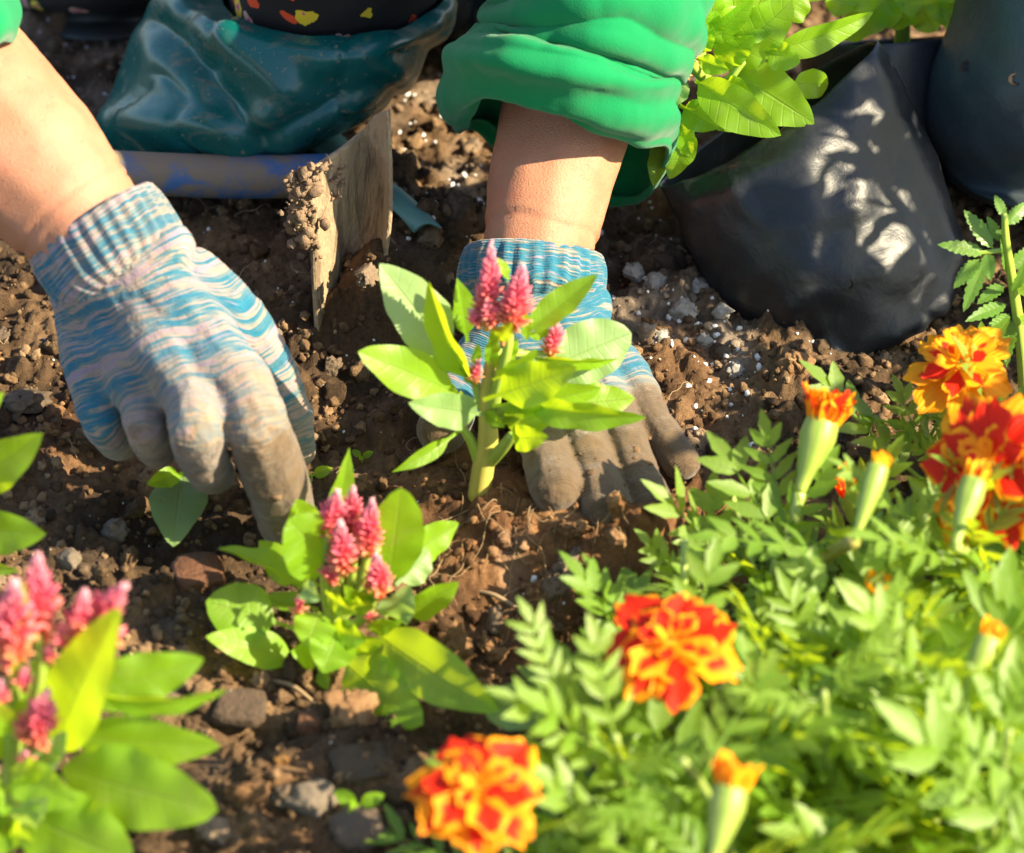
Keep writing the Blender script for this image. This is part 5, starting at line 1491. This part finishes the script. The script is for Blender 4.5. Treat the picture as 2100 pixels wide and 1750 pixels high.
d1 = foldline(v1, (1512, 335, bagy), (1716, 725, bagy), .0026, .0022) + foldline(v1, (1800, 100, bagy + .05), (1960, 520, bagy + .05), .0035, .005) + foldline(v1, (1700, 260, bagy + .03), (1560, 560, bagy), .0020, .010) + foldline(v1, (1850, 330, bagy + .03), (1740, 640, bagy), -.0022, .008)
f1 = ((v1 - v1.mean(0)) @ np.array(VIEW)) > -.01
rg = 1 - np.abs(fbm(v1 * 24 + 3, 2, 51)) * 2.4; rg2 = 1 - np.abs(fbm(v1 * np.array([30, 30, 14]) + 9, 2, 57)) * 2.4
d1 = d1 + .0026 * np.maximum(rg, 0) ** 3 + .0020 * np.maximum(rg2, 0) ** 4
v1 = v1 + n1 * (d1 * f1 * np.sign((n1 @ np.array(VIEW))))[:, None]
b1.data.vertices.foreach_set('co', v1.astype(np.float32).ravel())
# hard slanting creases in the rubber where the ankle bends
P_ = np.array([(tuple(W(300, 60, yb))), tuple(W(560, 330, yb))]); 
fr = ((v - np.array(W(600, 150, yb + .02))) @ np.array(FWD)) < .02
dd = foldline(v, (330, 50, yb), (560, 320, yb), .010, .008) + foldline(v, (470, 95, yb), (640, 240, yb), -.007, .010) + foldline(v, (640, 240, yb), (880, 110, yb), .008, .009) + foldline(v, (560, 300, yb), (800, 200, yb), .007, .006) + foldline(v, (230, 250, yb), (560, 290, yb), -.006, .009)
rg = 1 - np.abs(fbm(v * np.array([16, 16, 26]) + 5, 2, 71)) * 2.2
dd = dd + .0032 * np.maximum(rg, 0) ** 4
v = v + nn * (dd * fr)[:, None]
dgm.vertices.foreach_set('co', v.astype(np.float32).ravel()); boot['label'] = 'shiny teal rubber boot smeared with mud'
shell('trouser_leg', [
    B8((470, 30, .02), (510, 70, -.024), (640, 100, -.044), (800, 95, -.036), (905, 20, .0), (880, -60, .034), (700, -90, .048), (530, -60, .04)),
    B8((470, -40, .02), (510, 0, -.026), (640, 30, -.047), (800, 20, -.039), (908, -50, .0), (880, -130, .036), (700, -160, .05), (530, -130, .042)),
    B8((440, -160, .03), (500, -140, -.034), (640, -120, -.06), (800, -120, -.05), (930, -180, .0), (890, -250, .05), (700, -260, .06), (510, -240, .05)),
    B8((400, -380, .06), (480, -370, -.02), (640, -360, -.05), (820, -360, -.04), (950, -400, .03), (900, -460, .08), (700, -460, .09), (480, -440, .08))],
    40, 80, M_FLORAL, person, .001, False, wr=.003, wf=24, seed=10)
# the other trouser leg, only its shaded hem shows at the top left
yt = .40
def T8(*a): return [W(x, y, yt + d) for x, y, d in a]
shell('trouser_leg', [
    T8((40, 10, 0), (110, 22, -.04), (200, 24, -.055), (300, 12, -.04), (345, -20, 0), (300, -70, .05), (200, -80, .06), (90, -60, .05)),
    T8((30, -30, 0), (100, -20, -.045), (200, -20, -.062), (310, -28, -.045), (360, -60, 0), (310, -110, .055), (200, -130, .065), (80, -100, .055)),
    T8((0, -220, .03), (90, -210, -.02), (200, -210, -.04), (320, -210, -.02), (380, -240, .03), (320, -300, .08), (200, -320, .09), (70, -300, .08))],
    30, 70, M_FLORAL, person, .001, False, wr=.004, wf=20, seed=11)
# second boot beneath that hem
shell('boot', [
    T8((60, -20, 0), (120, 0, -.03), (200, 4, -.042), (290, -4, -.03), (325, -30, 0), (290, -60, .03), (200, -70, .04), (110, -50, .03)),
    T8((60, 20, 0), (120, 40, -.03), (200, 46, -.042), (290, 38, -.03), (320, 10, 0), (290, -20, .03), (200, -30, .04), (110, -10, .03)),
    T8((70, 60, -.01), (130, 78, -.05), (200, 84, -.06), (280, 76, -.05), (310, 50, 0), (280, 30, .03), (200, 20, .04), (120, 30, .03))],
    24, 60, simple('black_rubber', (.01, .012, .012), (.02, .022, .02), .5), person, .002, True, wr=.002, wf=20, seed=15)

# ------------------------------------------------------------------ hoe: blade in the soil, worn blue shaft lying behind it
hoe = thing('hoe', 'muddy steel hoe blade stuck upright in the soil with a worn blue shaft', 'hoe', W(665, 670, .08))
cols = [[(628, 350, .072), (640, 450, .070), (642, 560, .068), (652, 720, .060)],
        [(690, 312, .090), (680, 450, .088), (674, 560, .084), (674, 735, .070)],
        [(742, 270, .106), (730, 430, .104), (714, 560, .098), (700, 735, .078)],
        [(772, 236, .098), (772, 420, .098), (760, 540, .092), (732, 735, .074)],
        [(796, 225, .084), (802, 400, .084), (792, 520, .080), (758, 735, .066)]]
A = np.array([[tuple(W(*p)) for p in c] for c in cols]); A = np.stack([spline(a, 40) for a in A]); A = spline(A, 36)
V = A.reshape(-1, 3); fw = np.array(VIEW)
V = V + fw * (.0016 * fbm(V * np.array([150, 60, 40]), 3, 8))[:, None]
bl = link('blade', mesh_np('blade', V, grid_faces(36, 40), True), M_BLADE, hoe)
md = bl.modifiers.new('thickness', 'SOLIDIFY'); md.thickness = .0022; md.offset = 0
V, F, U = tube([W(180, 350, .165), W(300, 356, .165), W(450, 362, .165), W(600, 362, .166), W(735, 358, .168)], [.0112, .0112, .0114, .0114, .0114], 28, 30)
link('shaft', mesh_np('shaft', V, fix_quads(F), True, U), M_PIPE, hoe)
V, F, U = tube([W(700, 358, .166), W(745, 345, .150), W(770, 330, .118)], [.0118, .0110, .0090], 20, 14)
link('socket', mesh_np('socket', V, fix_quads(F), True, U), M_BLADE, hoe)
# dried mud clinging to the blade's left edge
r = np.random.RandomState(4); parts = []
for k in range(300):
    t = r.rand(); px = 632 + r.normal() * 14 - 16 * math.sin(t * 3.1); py = 350 + 150 * t + r.normal() * 10
    v, f = rock(2, 900 + k % 12, .75, 1, 2.4); s = .0007 * 6.0 ** (r.rand() ** 2.2)
    parts.append((v * s + np.array(W(px, py, .069 + r.normal() * .002)), np.concatenate([f, f[:, 2:]], 1), None))
for k in range(26):
    px, py = 640 + r.uniform(-14, 55), 352 + r.uniform(-10, 60)
    a = W(px, py, .070 + max(0, px - 630) * .0003); pts = [a]
    for q_ in range(3): pts.append(pts[-1] + Vector((r.normal() * .002, r.normal() * .002, abs(r.normal()) * .002)))
    parts.append(tube(pts, [.0008, .0007, .0005, .0003], 5, 6))
V, F, U = join(parts)
mud = link('dried_mud', mesh_np('dried_mud', V, fix_quads(F), True, U, {'tone': np.full(len(V), .72), 'red': np.full(len(V), .25), 'pale': np.full(len(V), .25)}), M_SOIL, hoe)
mud['kind'] = 'stuff'

# teal plastic strip on the ground behind the blade
pts = [(560, 292), (640, 268), (690, 292), (760, 360), (830, 420), (905, 492)]
low = [(560, 345), (620, 325), (660, 340), (740, 410), (810, 460), (850, 505)]
top = [GH(*p) for p in pts]; bot = [GH(*p) for p in low]
a = spline(np.array([tuple(p) for p in top]), 30); b = spline(np.array([tuple(p) for p in bot]), 30)
w_ = np.linspace(0, 1, 7)[None, :, None]; A = a[:, None] * (1 - w_) + b[:, None] * w_; A[..., 2] += .007 + .004 * np.sin(np.linspace(0, 3.14, 7))[None, :] + .002 * fbm(A * 40, 2, 4)
st = link('plastic_strip', mesh_np('plastic_strip', A.reshape(-1, 3), grid_faces(30, 7), True), M_STRIP)
md = st.modifiers.new('thickness', 'SOLIDIFY'); md.thickness = .0012; md.offset = 0
tag(st, 'pale teal plastic strip lying behind the hoe blade', 'plastic strip')

for o in sc.objects:
    if '_w' in o: del o['_w']
